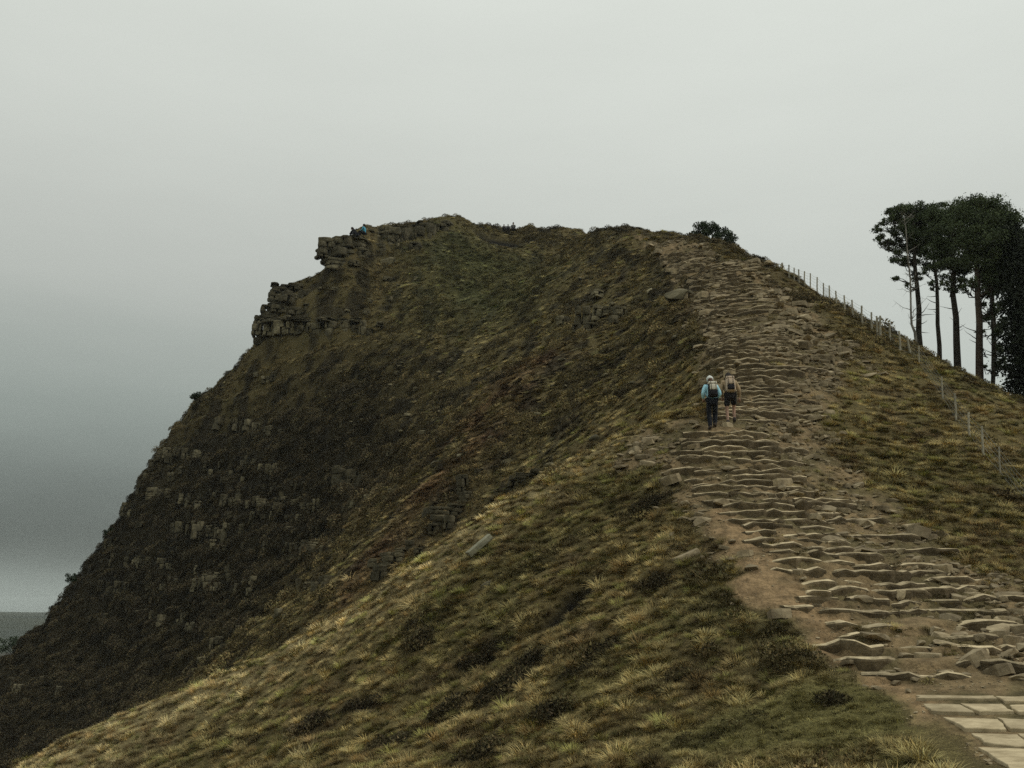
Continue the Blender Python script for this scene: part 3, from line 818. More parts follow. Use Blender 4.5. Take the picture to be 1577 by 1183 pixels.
crag('crag', 'jutting prow of bedded rock at the edge of the summit under two seated people', [
    (515, 398, 40, 24, 100.4), (528, 384, 50, 30, 101), (503, 375, 30, 16, 99.5), (500, 391, 26, 16, 99.5), (530, 374, 34, 18, 100), (527, 390, 36, 14, 99.5), (553, 380, 26, 22, 100.5), (545, 395, 24, 12, 99.8),
    (538, 370, 50, 6, 100.4), (520, 404, 40, 10, 99), (512, 412, 26, 8, 98.6, True), (545, 406, 18, 9, 98.6), (560, 392, 20, 16, 99.8), (497, 382, 16, 10, 99.3)])
crag('crag', 'cracked rock wall along the skyline at the very top of the hill', [
    (577, 367, 22, 20, 103, True), (593, 362, 18, 26, 103.6, True), (606, 369, 22, 34, 103, True), (626, 367, 20, 28, 104), (645, 363, 22, 24, 104.5), (662, 361, 20, 28, 105), (680, 356, 22, 20, 106),
    (600, 353, 30, 8, 104.5), (624, 350, 34, 8, 105), (655, 348, 34, 8, 105.5), (690, 346, 26, 7, 106.5), (585, 384, 24, 16, 102), (640, 381, 20, 14, 102.5), (617, 376, 10, 30, 103.2), (636, 372, 9, 24, 103.8)])
crag('crag', 'stepped dark crag on the left skyline below the summit prow', [
    (430, 468, 34, 14, 98.8), (418, 486, 34, 12, 98.5), (440, 470, 40, 30, 99.2), (432, 446, 30, 14, 99), (455, 442, 26, 10, 99.3), (424, 457, 22, 14, 98.8), (446, 461, 34, 18, 98.6), (470, 456, 26, 16, 99), (412, 478, 22, 14, 98.6), (430, 476, 28, 14, 98.4), (455, 480, 30, 12, 98), (478, 475, 22, 12, 98),
    (401, 491, 18, 10, 98.6), (420, 492, 30, 8, 98), (450, 493, 34, 8, 97.5), (478, 492, 26, 8, 97.3)])
crag('crag', 'long band of pale upright blocks below the stepped crag', [
    (397, 508, 16, 22, 98.6, True), (398, 522, 18, 18, 98.6), (413, 508, 16, 22, 98, True), (430, 507, 22, 22, 97.5, True), (450, 506, 18, 18, 97, True), (464, 508, 14, 18, 96.5, True), (478, 506, 14, 14, 96, True), (491, 510, 16, 22, 95.5, True), (510, 510, 18, 26, 95, True), (532, 509, 15, 26, 94.5, True), (546, 512, 12, 18, 94), (559, 506, 11, 22, 93.5, True), (569, 515, 10, 16, 93), (585, 500, 14, 7, 93, True), (420, 496, 40, 7, 97.6), (465, 494, 44, 7, 96.4), (505, 495, 36, 7, 95.2), (540, 495, 30, 6, 94.4)], push=-.10)
crag('crag', 'weathered outcrop in the middle of the slope below the grassy knoll', [
    (898, 489, 24, 28, None, True), (921, 484, 14, 24, None, True), (935, 480, 16, 14, None, True), (954, 483, 22, 18, None, True), (945, 494, 16, 12), (863, 494, 10, 13, None, True), (873, 495, 9, 12), (912, 506, 26, 14), (888, 506, 14, 14), (922, 455, 22, 12, None, True)], push=-.06)
crag('crag', 'dark broken outcrop in the gully just behind the grassy spur', [
    (678, 798, 30, 32), (700, 786, 20, 18), (712, 745, 18, 26), (716, 766, 16, 16), (668, 815, 18, 16), (692, 805, 16, 20), (737, 727, 14, 9), (660, 790, 14, 14)])
crag('crag', 'low dark outcrop at the foot of the gully beside the spur', [
    (585, 882, 20, 22), (600, 862, 22, 20), (632, 842, 18, 18), (616, 856, 16, 20), (574, 868, 14, 12), (645, 850, 14, 12)])
crag('crag', 'dark overhanging outcrop touching the spur crest below the hikers', [(806, 736, 26, 14), (824, 728, 20, 10), (792, 742, 16, 14)])
crag('crag', 'square dark outcrop high on the shaded face left of the gully', [(526, 722, 22, 8, None, True), (521, 735, 18, 26), (540, 736, 20, 24), (556, 742, 16, 18)])

# the rocks that show through the heather of the north face, row by row
def face_rocks():
    L = [(257, 698, 12, 16), (246, 703, 10, 14), (304, 700, 14, 12), (375, 717, 12, 14), (419, 725, 9, 14), (236, 717, 14, 18), (216, 752, 12, 20), (233, 761, 16, 18), (290, 778, 10, 12), (304, 779, 9, 13), (356, 793, 11, 10), (402, 778, 13, 18), (388, 798, 8, 18),
         (277, 812, 15, 16), (304, 820, 20, 22), (324, 818, 13, 16), (335, 822, 9, 16), (328, 839, 8, 14), (191, 785, 10, 20), (201, 792, 8, 12), (167, 838, 14, 14), (198, 866, 11, 16), (213, 864, 12, 12), (230, 864, 14, 11), (247, 864, 10, 8), (266, 873, 9, 7), (303, 878, 8, 12),
         (319, 898, 16, 20), (326, 911, 8, 12), (390, 894, 12, 12), (385, 911, 13, 11), (294, 967, 15, 14), (281, 955, 7, 20), (237, 948, 16, 9), (338, 986, 12, 10), (311, 1018, 16, 11), (480, 846, 16, 20), (466, 852, 10, 18), (450, 846, 8, 18), (409, 842, 8, 14), (446, 815, 10, 8), (477, 786, 14, 6), (490, 818, 10, 12),
         (428, 945, 10, 14), (440, 952, 8, 9), (27, 1062, 14, 14), (90, 1064, 8, 12), (64, 1047, 7, 9), (20, 1050, 8, 12), (345, 770, 8, 14), (330, 765, 8, 12), (365, 775, 10, 12), (225, 735, 12, 12), (265, 735, 11, 13), (280, 725, 9, 12), (345, 830, 10, 18), (372, 815, 9, 14),
         (420, 795, 9, 13), (438, 770, 9, 10), (460, 800, 11, 14), (350, 880, 9, 14), (335, 905, 10, 14), (365, 905, 9, 12), (300, 905, 9, 12), (250, 905, 10, 9), (410, 585, 14, 10), (395, 578, 9, 7), (425, 573, 8, 6), (600, 700, 8, 7), (605, 697, 10, 8), (544, 777, 12, 12), (606, 757, 18, 7), (566, 766, 10, 8),
         (828, 640, 14, 8), (945, 617, 6, 5), (598, 430, 20, 6), (600, 460, 12, 7), (570, 465, 10, 8), (515, 446, 12, 5), (735, 432, 6, 5), (606, 505, 7, 5), (565, 480, 12, 8), (640, 430, 9, 6), (612, 575, 10, 6), (640, 600, 8, 6), (495, 640, 8, 6)]
    for k, (px, py, w, h) in enumerate(L):
        o = crag_block(None, px, py, w, h, None, rng.uniform() < .78, dep=.9, push=.05, name='rock')
        o.parent = HILL
    for x0, y0, x1, y1 in [(212, 760, 305, 774), (340, 775, 425, 779), (262, 813, 350, 822), (192, 866, 280, 872), (296, 902, 350, 896), (372, 898, 404, 906), (228, 956, 302, 967), (438, 846, 502, 849), (225, 702, 312, 703), (398, 722, 432, 727), (300, 985, 345, 1003), (320, 735, 380, 742), (430, 770, 490, 786), (150, 905, 215, 912), (455, 905, 520, 900), (330, 655, 420, 668), (405, 580, 450, 588)]:
        px = x0
        while px < x1:
            w = rng.uniform(7, 15); t_ = (px - x0) / (x1 - x0); h_ = rng.uniform(8, 19)
            if rng.uniform() < .68 and hit(px + w / 2 - 8, y0 + (y1 - y0) * t_ - 8): crag_block(None, px + w / 2, y0 + (y1 - y0) * t_ + rng.normal(0, 4) - h_ * .15, w * rng.uniform(.7, 1.2), h_, None, rng.uniform() < .5, yaw=rng.normal(.2, .45), dep=.9, push=.02, name='rock').parent = HILL
            px += w
    n = 0; small = []
    while n < 130:                       # lesser ones, along the same beds
        px, py = rng.uniform(120, 560), rng.uniform(640, 1010)
        bed = (py + .10 * px) / 44.0
        if abs(bed - round(bed)) > .16: continue
        p = hit(px, py)
        if p is None or p[1] < 58: continue
        w, h = rng.uniform(4, 9), rng.uniform(5, 11)
        o = crag_block(None, px, py, w, h, None, rng.uniform() < .35, dep=.9, push=.05, name='rock'); small.append((o.data, tuple(o.location), tuple(o.rotation_euler), tuple(o.scale))); bpy.data.objects.remove(o); n += 1
    joined('small_rocks', small, MAT['rock'], HILL)
    n = 0
    while n < 70:                        # small stones lying about on the upper slopes
        px, py = rng.uniform(430, 1080), rng.uniform(380, 720)
        p = hit(px, py)
        if p is None or p[1] < 42 or float(gsample(G_path, [p[0]], [p[1]])[0]) < .3: continue
        s = rng.uniform(.18, .55)
        put('rock', PALE_R[int(rng.integers(0, 12))], (p[0], p[1], p[2] + s * .22), (rng.normal(0, .2), rng.normal(0, .2), rng.uniform(-3, 3)), (s * 1.5, s, s * .6), HILL); n += 1
face_rocks()

# ---- boulders that stand out
def boulder(px, py, w, h, label, mat_pale=True, tilt=(0, 0), yaw=0., dep=1.0, name='boulder', shape='rock', lift=.1, flat=None):
    p = hit_near(px, py + h * .25); k = p[1] / FPX
    W_, H_ = w * k, h * k
    me = {'rock': PALE_R if mat_pale else variants(ROCKS[:1], MAT['rock']), 'block': PALE_B if mat_pale else ROCK_B, 'slab': STONE_S, 'plain': PLAIN_B, 'stone': STONE_R}[shape]
    v = int(rng.integers(0, len(me)))
    o = put(name, me[v], (p[0], p[1], p[2] + H_ * lift), (tilt[0], tilt[1], yaw), (W_, W_ * dep, (flat or 1) * H_))
    tag(o, label, 'boulder')
    return o
boulder(1044, 454, 46, 22, 'big tilted wedge of rock jutting over a dark hollow left of the upper path', True, (.30, -.22), .25, .9, lift=.2)
boulder(1064, 453, 12, 10, 'small pale block against the tilted wedge boulder by the upper path', True, yaw=.4, dep=.8, lift=.5)
boulder(597, 402, 28, 15, 'smooth pale grey boulder on the slope right of the summit prow', True, (.1, -.2), .3, .8)
boulder(738, 845, 46, 12, 'long pale slab sticking out of the grassy spur pointing up the slope', True, (.15, -.70), .15, .4, shape='plain', lift=.6, flat=.8)
boulder(750, 902, 20, 12, 'mossy grey stone lying in the grass of the near bank', False, (.1, -.4), .3, .7, lift=.25)
boulder(1212, 675, 18, 14, 'rounded pale boulder beside the stair to the right of the hikers', True, (0, .1), .5, .8, lift=.35, shape='stone')
boulder(1510, 985, 20, 14, 'squat pale boulder in the grass right of the lower steps', True, yaw=.2, dep=.8, lift=.4, shape='stone')
boulder(1440, 975, 18, 16, 'upright pale stone at the end of a low step', True, (.1, .2), .2, .8, lift=.4, shape='stone')
boulder(1388, 920, 18, 20, 'pointed pale stone propped between two broad steps', True, (.1, .2), .4, .7, lift=.4, shape='stone')
boulder(1380, 1053, 16, 8, 'small flat pale stone lying on the bare earth by the flagstones', True, yaw=.3, dep=.9, lift=.4, shape='stone')
boulder(1399, 1065, 9, 7, 'fist sized pale stone at the corner of the flagstones', True, yaw=.3, dep=.9, lift=.4, shape='stone')

# ================================================================ fence
def fence():
    # (top px, top py, bottom px, bottom py, distance, width factor)
    S = [(1158.5, 393, 1159, 407, 76, .8), (1186, 400, 1187, 417, 72, .9), (1204.5, 405, 1206, 428, 68.5, 1.7), (1215, 408, 1215.5, 430, 67, 1), (1223, 412.5, 1223, 433, 65.5, .9), (1230, 415, 1230.5, 437, 64, 1), (1239, 418, 1239.5, 441, 62.5, 1), (1248, 421, 1248, 445, 61, .9), (1258.5, 427, 1258.5, 451, 59.5, 1), (1268, 436, 1268, 461, 58, 1),
         (1277, 440, 1277.5, 466, 56.5, 1), (1287, 448, 1288.5, 475, 54.5, 1), (1300, 455, 1301, 482, 52.5, 1), (1312, 462, 1314, 490, 50.5, 1), (1327, 471, 1328.5, 500, 48.5, 1.1), (1342, 481, 1343, 511, 47, 1), (1350, 487, 1351, 519, 45.6, 1.05), (1355.5, 486.5, 1356, 521, 45.3, 1.15), (1370, 500, 1371, 527, 44.2, 1), (1384.5, 510, 1386.5, 541, 43.2, 1), (1396.5, 518, 1403, 546, 42.3, 1.1), (1415, 532, 1415.5, 562, 41.3, .7), (1450, 580, 1452, 616, 38.8, .7),
         (1470, 606, 1472, 649, 37.5, .85), (1491.5, 635, 1493, 674, 36.2, .85), (1512, 656, 1514.5, 704, 35.0, .8), (1538.5, 688, 1540.5, 731, 33.8, .6), (1590, 752, 1592, 796, 31.6, .7)]
    base = []
    for tx, ty, bx, by, D, wf in S:
        q = hit(bx, by)
        if q and abs(q[1] - D) < 9: D = q[1] + .1
        a = Vector(at(tx, ty, D)); b = Vector(at(bx, by, D)); b.z = min(H1(b.x, b.y), a.z - .85) - .12
        base.append((b, a, wf))
    p0 = base[10][0].copy()
    root = empty('fence', p0); tag(root, 'post and wire fence running down the right shoulder of the hill towards the pines', 'fence')
    for b, a, wf in base:
        bm = bmesh.new(); r = .042 * wf
        tube(bm, [b - p0, b.lerp(a, .5) - p0 + Vector((rng.normal(0, .012), 0, 0)), a - p0], [r * 1.05, r, r * .95], 8)
        link('post', bm_mesh('post', bm), MAT['post'], root)
    for f in (.22, .42, .62, .80, .95):
        bm = bmesh.new()
        for (b0, a0, _), (b1, a1, _) in zip(base[:-1], base[1:]):
            p, q = b0.lerp(a0, f) - p0, b1.lerp(a1, f) - p0; m = p.lerp(q, .5) - Vector((0, 0, .03))
            tube(bm, [p, m, q], [.005] * 3, 3, False)
        link('wire', bm_mesh('wire', bm), MAT['wire'], root)
    bm = bmesh.new()                               # stock netting uprights
    for (b0, a0, _), (b1, a1, _) in zip(base[:-1], base[1:]):
        n = int((b1 - b0).length / .3)
        for k in range(1, n):
            t = k / n; p = b0.lerp(b1, t) - p0; q = a0.lerp(a1, t) - p0
            tube(bm, [p.lerp(q, .22), p.lerp(q, .80)], [.0025] * 2, 3, False)
    link('netting', bm_mesh('netting', bm), MAT['wire'], root)['kind'] = 'stuff'
fence()

# ================================================================ trees
def leaf_cloud(centres, n, size, flat=.6, up=.4, seed=0, aspect=2.2):
    """small leaf faces through the volume of every clump (x, y, z, radius)"""
    g = np.random.default_rng(seed); C = np.array(centres); w = C[:, 3] ** 2; w = w / w.sum()
    i = g.choice(len(C), n, p=w); d = g.normal(0, 1, (n, 3)); d /= np.linalg.norm(d, axis=1)[:, None]
    q = g.uniform(0, 1, n) ** .45
    p = C[i, :3] + d * (C[i, 3] * q)[:, None] * np.array([1, 1, flat])
    a = g.normal(0, 1, (n, 3)) + np.array([0, 0, up]) + d * .8; a /= np.linalg.norm(a, axis=1)[:, None]
    b = np.cross(a, g.normal(0, 1, (n, 3))); b /= np.linalg.norm(b, axis=1)[:, None]
    s = (size * g.uniform(.55, 1.4, n))[:, None]
    V = np.stack([p - b * s / aspect * .5, p + a * s * .5, p + b * s / aspect * .5, p - a * s * .35], 1)
    return V.reshape(-1, 3), np.arange(4 * n).reshape(n, 4)

def limb(bm, a, d, ln, r, g, bend=.25, n=5, sides=5):
    """crooked branch; returns its points"""
    pts, rad = [Vector(a)], [r]; d = Vector(d).normalized()
    for k in range(n):
        d = (d + Vector(g.normal(0, bend, 3)) * .5 + Vector((0, 0, .06))).normalized()
        pts.append(pts[-1] + d * (ln / n)); rad.append(r * (1 - (k + 1) / (n + .6)))
    tube(bm, pts, rad, sides)
    return pts

def pine(label, px, py_base, D, py_top, lean_px, rad0, crown, limbs=12, seed=1, bark='bark', needles='needles', crown_low=.62, leaves=15000, leafsize=.165, dead=4, group=None):
    """Scots pine: long bare bole, limbs only near the top, flat spreading masses of needles.
    crown: list of (px, py, radius m, depth offset m) masses"""
    g = np.random.default_rng(seed)
    x, y, z = at(px, py_base, D); gz = H1(x, y) - .2
    tx, ty, tz = at(px + lean_px, py_top, D); base = Vector((x, y, gz)); h = tz - gz
    root = empty('pine_tree', base); tag(root, label, 'tree', group)
    top = Vector((tx - x, 0, h))
    bm = bmesh.new(); pts, rad = [], []
    for k in range(10):
        t = k / 9 * .93
        pts.append(Vector((top.x * t + g.normal(0, .05) * min(1, k), g.normal(0, .05) * min(1, k), h * t))); rad.append(rad0 * .86 * (1.25 if k == 0 else 1) * (1 - .72 * t ** 1.25))
    tube(bm, pts, rad, 10)
    link('trunk', bm_mesh('trunk', bm, True), MAT[bark], root)
    def on(t):
        f = min(max(t / .93 * 9, 0), 8.999); i = int(f); return pts[i].lerp(pts[i + 1], f - i), rad[i]
    masses = []
    bb = bmesh.new()
    for cx, cy, r, dd in crown:
        c = Vector(at(cx, cy, D + dd)) - base
        # limb from the trunk out to the mass
        t = min(max((c.z - .5 * abs(math.hypot(c.x, c.y)) - r * .3) / h, crown_low * .86), .9); s, rr = on(t)
        n = 6; P = [s.lerp(c, q / n) + Vector(g.normal(0, .12, 3)) * (0 if q in (0,) else 1) + Vector((0, 0, -.25 * math.sin(math.pi * q / n))) for q in range(n + 1)]
        tube(bb, P, [max(.02, rr * .42 * (1 - q / (n + .7))) for q in range(n + 1)], 6)
        for k in range(max(4, int(r * 7))):
            d = Vector(g.normal(0, 1, 3)); d.z *= .5; d.normalize()
            m = c + Vector((d.x * r * g.uniform(.3, .85), d.y * r * g.uniform(.3, .85), d.z * r * .6 + r * .1))
            masses.append((m.x, m.y, m.z, r * g.uniform(.30, .55)))
            q = P[3].lerp(P[5], g.uniform())
            tube(bb, [q, q.lerp(m, .5) + Vector(g.normal(0, .08, 3)), m], [.03, .02, .008], 4)
    for k in range(dead):                     # bare dead snags under the crown
        s, rr = on(g.uniform(crown_low * .72, crown_low)); a = g.uniform(0, 6.28)
        limb(bb, s, (math.cos(a), math.sin(a), g.uniform(-.1, .3)), g.uniform(.5, 1.4), .035, g)
    link('branches', bm_mesh('branches', bb, True), MAT[bark], root)['kind'] = 'stuff'
    V, F = leaf_cloud(masses, leaves, leafsize, .62, .5, seed + 50)
    V2, F2 = leaf_cloud([(a, b, c, q * 1.6) for a, b, c, q in masses], int(leaves * .42), leafsize * .85, .55, .5, seed + 51, 3.5)
    link('crown', mesh_np('crown', np.concatenate([V, V2]), np.concatenate([F, F2 + len(V)])), MAT[needles], root)
    return root

pine('leftmost pine with a lopsided crown reaching out over the slope', 1417, 535, 60, 318, -14, .27,
     [(1410, 327, .9, .2), (1420, 335, .9, .4), (1356, 350, .4, .2), (1365, 330, .5, .3), (1385, 335, 1.0, 0), (1402, 328, .8, .5), (1368, 340, .55, -.3), (1357, 362, .62, 0), (1374, 368, .75, .6), (1390, 358, .9, 0), (1398, 382, .9, .8), (1378, 396, .6, 0), (1388, 404, .5, -.5), (1404, 402, .7, .5), (1415, 345, 1.0, .5), (1418, 372, 1.0, 0), (1412, 425, .5, .2), (1382, 428, .32, 0), (1395, 440, .30, .3), (1372, 384, .38, .2), (1352, 372, .3, 0)], seed=3, crown_low=.56, dead=9, leaves=15000)
pine('second pine from the left with a thin straight dark trunk', 1445, 555, 64, 322, -8, .21,
     [(1436, 335, 1.1, 0), (1450, 330, 1.0, .5), (1425, 352, 1.0, 0), (1440, 362, 1.3, 0), (1452, 380, 1.2, .6), (1430, 388, 1.0, 0), (1442, 408, .9, .3), (1428, 420, .6, 0), (1450, 425, .6, .2), (1436, 437, .4, 0), (1424, 335, .9, 0), (1422, 405, .8, .3), (1440, 446, .35, 0)], seed=4, crown_low=.56, dead=5)
pine('third pine from the left with a thick black trunk', 1469, 570, 58, 318, -6, .31,
     [(1468, 332, 1.2, 0), (1480, 325, 1.0, .6), (1458, 350, 1.2, 0), (1472, 362, 1.4, 0), (1460, 385, 1.3, .4), (1478, 395, 1.3, 0), (1452, 405, .9, 0), (1466, 420, 1.0, .3), (1456, 436, .5, 0), (1474, 440, .6, 0), (1484, 432, .6, 0), (1450, 335, 1.0, .4), (1488, 350, 1.0, .4), (1490, 412, .9, .3), (1462, 448, .4, 0)], seed=5, crown_low=.56, dead=6, leaves=18000)
pine('tall pine with a reddish trunk and the highest rounded crown', 1497, 590, 54, 306, 8, .31,
     [(1505, 320, 1.1, 0), (1520, 316, 1.0, .5), (1535, 320, 1.0, 0), (1552, 326, .9, .4), (1490, 330, 1.1, 0), (1510, 342, 1.4, 0), (1535, 345, 1.4, .4), (1552, 350, 1.0, 0), (1495, 362, 1.3, 0), (1520, 372, 1.4, -.4), (1545, 378, 1.3, 0), (1502, 392, 1.2, .3), (1530, 402, 1.3, 0), (1510, 418, 1.0, 0), (1540, 425, 1.1, 0), (1522, 438, .8, 0), (1498, 436, .6, -.3), (1490, 445, .5, .4), (1512, 452, .5, .2)], seed=6, bark='red_bark', crown_low=.58, dead=4, leaves=26000)
pine('slim dark pine close in front of its twin at the right of the group', 1522, 605, 57, 400, 4, .17,
     [(1528, 420, .9, 0), (1540, 440, 1.0, .5), (1522, 450, .7, 0), (1512, 470, .4, 0), (1516, 492, .42, .2), (1510, 512, .28, 0), (1534, 480, .7, .5), (1536, 510, .6, 0), (1512, 540, .25, .2), (1536, 540, .5, 0), (1514, 565, .25, 0), (1540, 565, .5, 0), (1510, 480, .22, 0)], seed=7, crown_low=.25, dead=6, leaves=8000)
pine('slim dark pine standing just behind its twin at the right of the group', 1528, 610, 60, 395, 2, .18,
     [(1535, 400, 1.0, .5), (1545, 430, 1.0, 0), (1530, 435, .8, 0), (1545, 470, .8, 0), (1540, 500, .6, .5)], seed=8, crown_low=.5, dead=5, leaves=7000)

def fir(label, px, py_base, D, py_top, rad, seed):
    """dark conifer clothed to the ground"""
    g = np.random.default_rng(seed); x, y, z = at(px, py_base, D); gz = H1(x, y) - .3
    _, _, tz = at(px, py_top, D); h = tz - gz
    root = empty('fir_tree', (x, y, gz)); tag(root, label, 'tree')
    bm = bmesh.new(); tube(bm, [(0, 0, 0), (.05, 0, h * .5), (0, .05, h * .97)], [.3, .18, .02], 8); link('trunk', bm_mesh('trunk', bm, True), MAT['bark'], root)
    m = []; bb = bmesh.new()
    k = 0; zz = .5
    while zz < h * .97:
        t = zz / h; r = rad * (1.0 - t ** 2.2) * g.uniform(.75, 1.1) + .25
        for j in range(7):
            a = k * 2.4 + j * .9 + g.normal(0, .2); q = r * g.uniform(.55, 1.05)
            e = Vector((q * math.cos(a), q * math.sin(a), zz - .15 * q))
            tube(bb, [(0, 0, zz), (e.x * .5, e.y * .5, zz + .05), e], [.045, .03, .01], 4)
            for f in (.35, .65, .95): m.append((e.x * f, e.y * f, zz + (e.z - zz) * f, .38 + .3 * r / rad * g.uniform(.6, 1.1)))
        zz += g.uniform(.38, .55); k += 1
    link('branches', bm_mesh('branches', bb), MAT['bark'], root)['kind'] = 'stuff'
    V, F = leaf_cloud(m, 26000, .22, .55, .1, seed + 9); link('crown', mesh_np('crown', V, F), MAT['needles_dark'], root)
fir('dense black fir nearly touching the twin slim pines, clothed to the ground', 1592, 650, 53, 335, 1.55, 21)
fir('dense black fir at the right border of the picture, broadest of the firs', 1640, 660, 50, 315, 2.2, 22)
fir('dark fir whose top closes the gap behind the reddish pine', 1606, 610, 62, 340, 2.0, 23)

def birch():
    g = np.random.default_rng(31); D = 57.0
    b = Vector(at(1412, 528, D)); b.z = H1(b.x, b.y) - .2
    root = empty('birch_tree', b); tag(root, 'bare white stemmed birch with a crooked foot in front of the leftmost pine', 'tree')
    P = [Vector(at(px, py, D)) - b for px, py in [(1411, 524), (1409, 512), (1404, 500), (1403, 485), (1402.5, 460), (1402, 430), (1399, 405), (1396.5, 375), (1395, 350), (1392, 335)]]
    P[0] = Vector((0, 0, 0))
    bm = bmesh.new(); tube(bm, P, [.10, .085, .07, .06, .055, .05, .043, .036, .026, .01], 8); link('trunk', bm_mesh('trunk', bm, True), MAT['birch'], root)
    bb = bmesh.new()
    for k in range(26):
        i = int(g.integers(2, 9)); s = P[i].lerp(P[min(i + 1, 9)], g.uniform()); a = g.uniform(0, 6.28)
        p = limb(bb, s, (math.cos(a), math.sin(a), g.uniform(.2, .9)), g.uniform(.4, 1.5), .022, g)
        for q in (p[2], p[3], p[4]): limb(bb, q, Vector(g.normal(0, 1, 3)), g.uniform(.2, .5), .009, g, n=3, sides=3)
    link('branches', bm_mesh('branches', bb), MAT['birch'], root)['kind'] = 'stuff'
birch()

def round_tree():
    D = 96.0; g = np.random.default_rng(41); b = Vector(at(1098, 380, D)); b.z = H1(b.x, b.y) - .2
    root = empty('bushy_tree', b); tag(root, 'round bushy tree showing its crown over the skyline right of the knoll', 'tree')
    c = Vector(at(1096, 370, D)) - b
    bm = bmesh.new(); tube(bm, [(0, 0, 0), c * .5, c * .9], [.28, .2, .12], 8); m = []
    for k in range(90):
        d = Vector(g.normal(0, 1, 3)).normalized(); e = c + Vector((d.x * 2.45, d.y * 2.3, d.z * 1.75 if d.z > 0 else d.z * 1.9)) * g.uniform(.6, 1.0)
        tube(bm, [c * .7, (c * .7).lerp(e, .55) + Vector(g.normal(0, .1, 3)), e], [.08, .05, .02], 4); m.append((e.x, e.y, e.z, g.uniform(.35, .6)))
    link('trunk', bm_mesh('trunk', bm), MAT['bark'], root)
    V, F = leaf_cloud(m, 15000, .20, .85, .2, 42, 1.8); link('crown', mesh_np('crown', V, F), MAT['leaves'], root)
round_tree()

def shrub(label, px, py, D, w, h, seed, n=900):
    g = np.random.default_rng(seed); p = Vector(at(px, py, D)); p.z = min(p.z, H1(p.x, p.y) + .1)
    root = empty('shrub', p); tag(root, label, 'shrub'); bm = bmesh.new(); m = []
    for k in range(16):
        e = Vector((g.uniform(-.5, .5) * w, g.uniform(-.5, .5) * w, h * g.uniform(.35, 1))); tube(bm, [(0, 0, 0), e * .6 + Vector(g.normal(0, .05, 3)), e], [.03, .02, .008], 4); m.append((e.x, e.y, e.z, .28 * min(w, h) * g.uniform(.6, 1.2)))
    link('stem', bm_mesh('stem', bm), MAT['bark'], root)
    V, F = leaf_cloud(m, n, .17, .9, .3, seed + 1, 1.7); link('foliage', mesh_np('foliage', V, F), MAT['leaves'], root)
shrub('small dark shrub standing out on the steep left skyline halfway down the cliff', 301, 612, 99.5, 1.0, .8, 51)
shrub('dark shrub at the bottom left skyline beside the far moor', 22, 1010, 96.5, 2.4, 1.7, 52, 1600)
shrub('low dark bush on the left skyline at the height of the bright cloud gap', 118, 898, 97.5, 1.4, .9, 53)
shrub('low dark bush on the left skyline just under the pale upright rocks', 172, 830, 98, 1.3, .9, 54)

# ================================================================ people
MAT['skin'] = mat_noise('skin', (.33, .20, .14), (.40, .25, .18), 14, .6, 0, spec=.3)
def cloth(n, c, k=.75, s=7): return mat_noise(n, tuple(v * k for v in c), c, s, .9, .25)
MAT['blue_jacket'] = cloth('light_blue_jacket', (.42, .74, .87), .85); MAT['dark_trousers'] = cloth('dark_trousers', (.018, .020, .026)); MAT['beanie'] = cloth('white_knitted_hat', (.70, .72, .68), .85, 30)
MAT['khaki_jacket'] = cloth('khaki_brown_jacket', (.40, .30, .185)); MAT['dark_shorts'] = cloth('dark_shorts', (.028, .026, .027)); MAT['boots'] = cloth('walking_boots', (.075, .062, .055)); MAT['sock'] = cloth('grey_socks', (.20, .18, .16))
MAT['hair_dark'] = mat_noise('dark_hair', (.012, .009, .007), (.03, .022, .016), 20, .7, .3); MAT['hair_brown'] = mat_noise('brown_hair', (.05, .028, .017), (.11, .065, .04), 20, .7, .3)
MAT['pack_black'] = cloth('black_pack_cloth', (.022, .021, .024)); MAT['pack_cream'] = cloth('cream_pack_cloth', (.62, .58, .47), .85); MAT['pack_tan'] = cloth('tan_pack_cloth', (.52, .41, .30)); MAT['pack_red'] = cloth('red_brown_pack_cloth', (.13, .045, .035))
MAT['dark_coat'] = cloth('dark_coat', (.028, .028, .033)); MAT['grey_coat'] = cloth('grey_coat', (.16, .17, .165)); MAT['teal_jacket'] = cloth('bright_blue_jacket', (.08, .33, .46))

def skin_mesh(name, verts, edges, radii, sub=1):
    me = bpy.data.meshes.new(name); me.from_pydata(verts, edges, []); o = bpy.data.objects.new(name, me); COL.objects.link(o)
    md = o.modifiers.new('s', 'SKIN'); o.modifiers.new('u', 'SUBSURF').levels = sub
    md.use_smooth_shade = True
    for v, r in zip(me.skin_vertices[0].data, radii):
        v.radius = r if isinstance(r, tuple) else (r, r)
    me.skin_vertices[0].data[0].use_root = True
    bpy.context.view_layer.update()
    dg = bpy.context.evaluated_depsgraph_get(); out = bpy.data.meshes.new_from_object(o.evaluated_get(dg)); out.name = name
    bpy.data.objects.remove(o); bpy.data.meshes.remove(me)
    out.polygons.foreach_set('use_smooth', np.full(len(out.polygons), True))
    return out

def ball(bm, c, r, scale=(1, 1, 1), seg=12, rings=8):
    ret = bmesh.ops.create_uvsphere(bm, u_segments=seg, v_segments=rings, radius=r)
    for v in ret['verts']: v.co = Vector((v.co.x * scale[0], v.co.y * scale[1], v.co.z * scale[2])) + Vector(c)

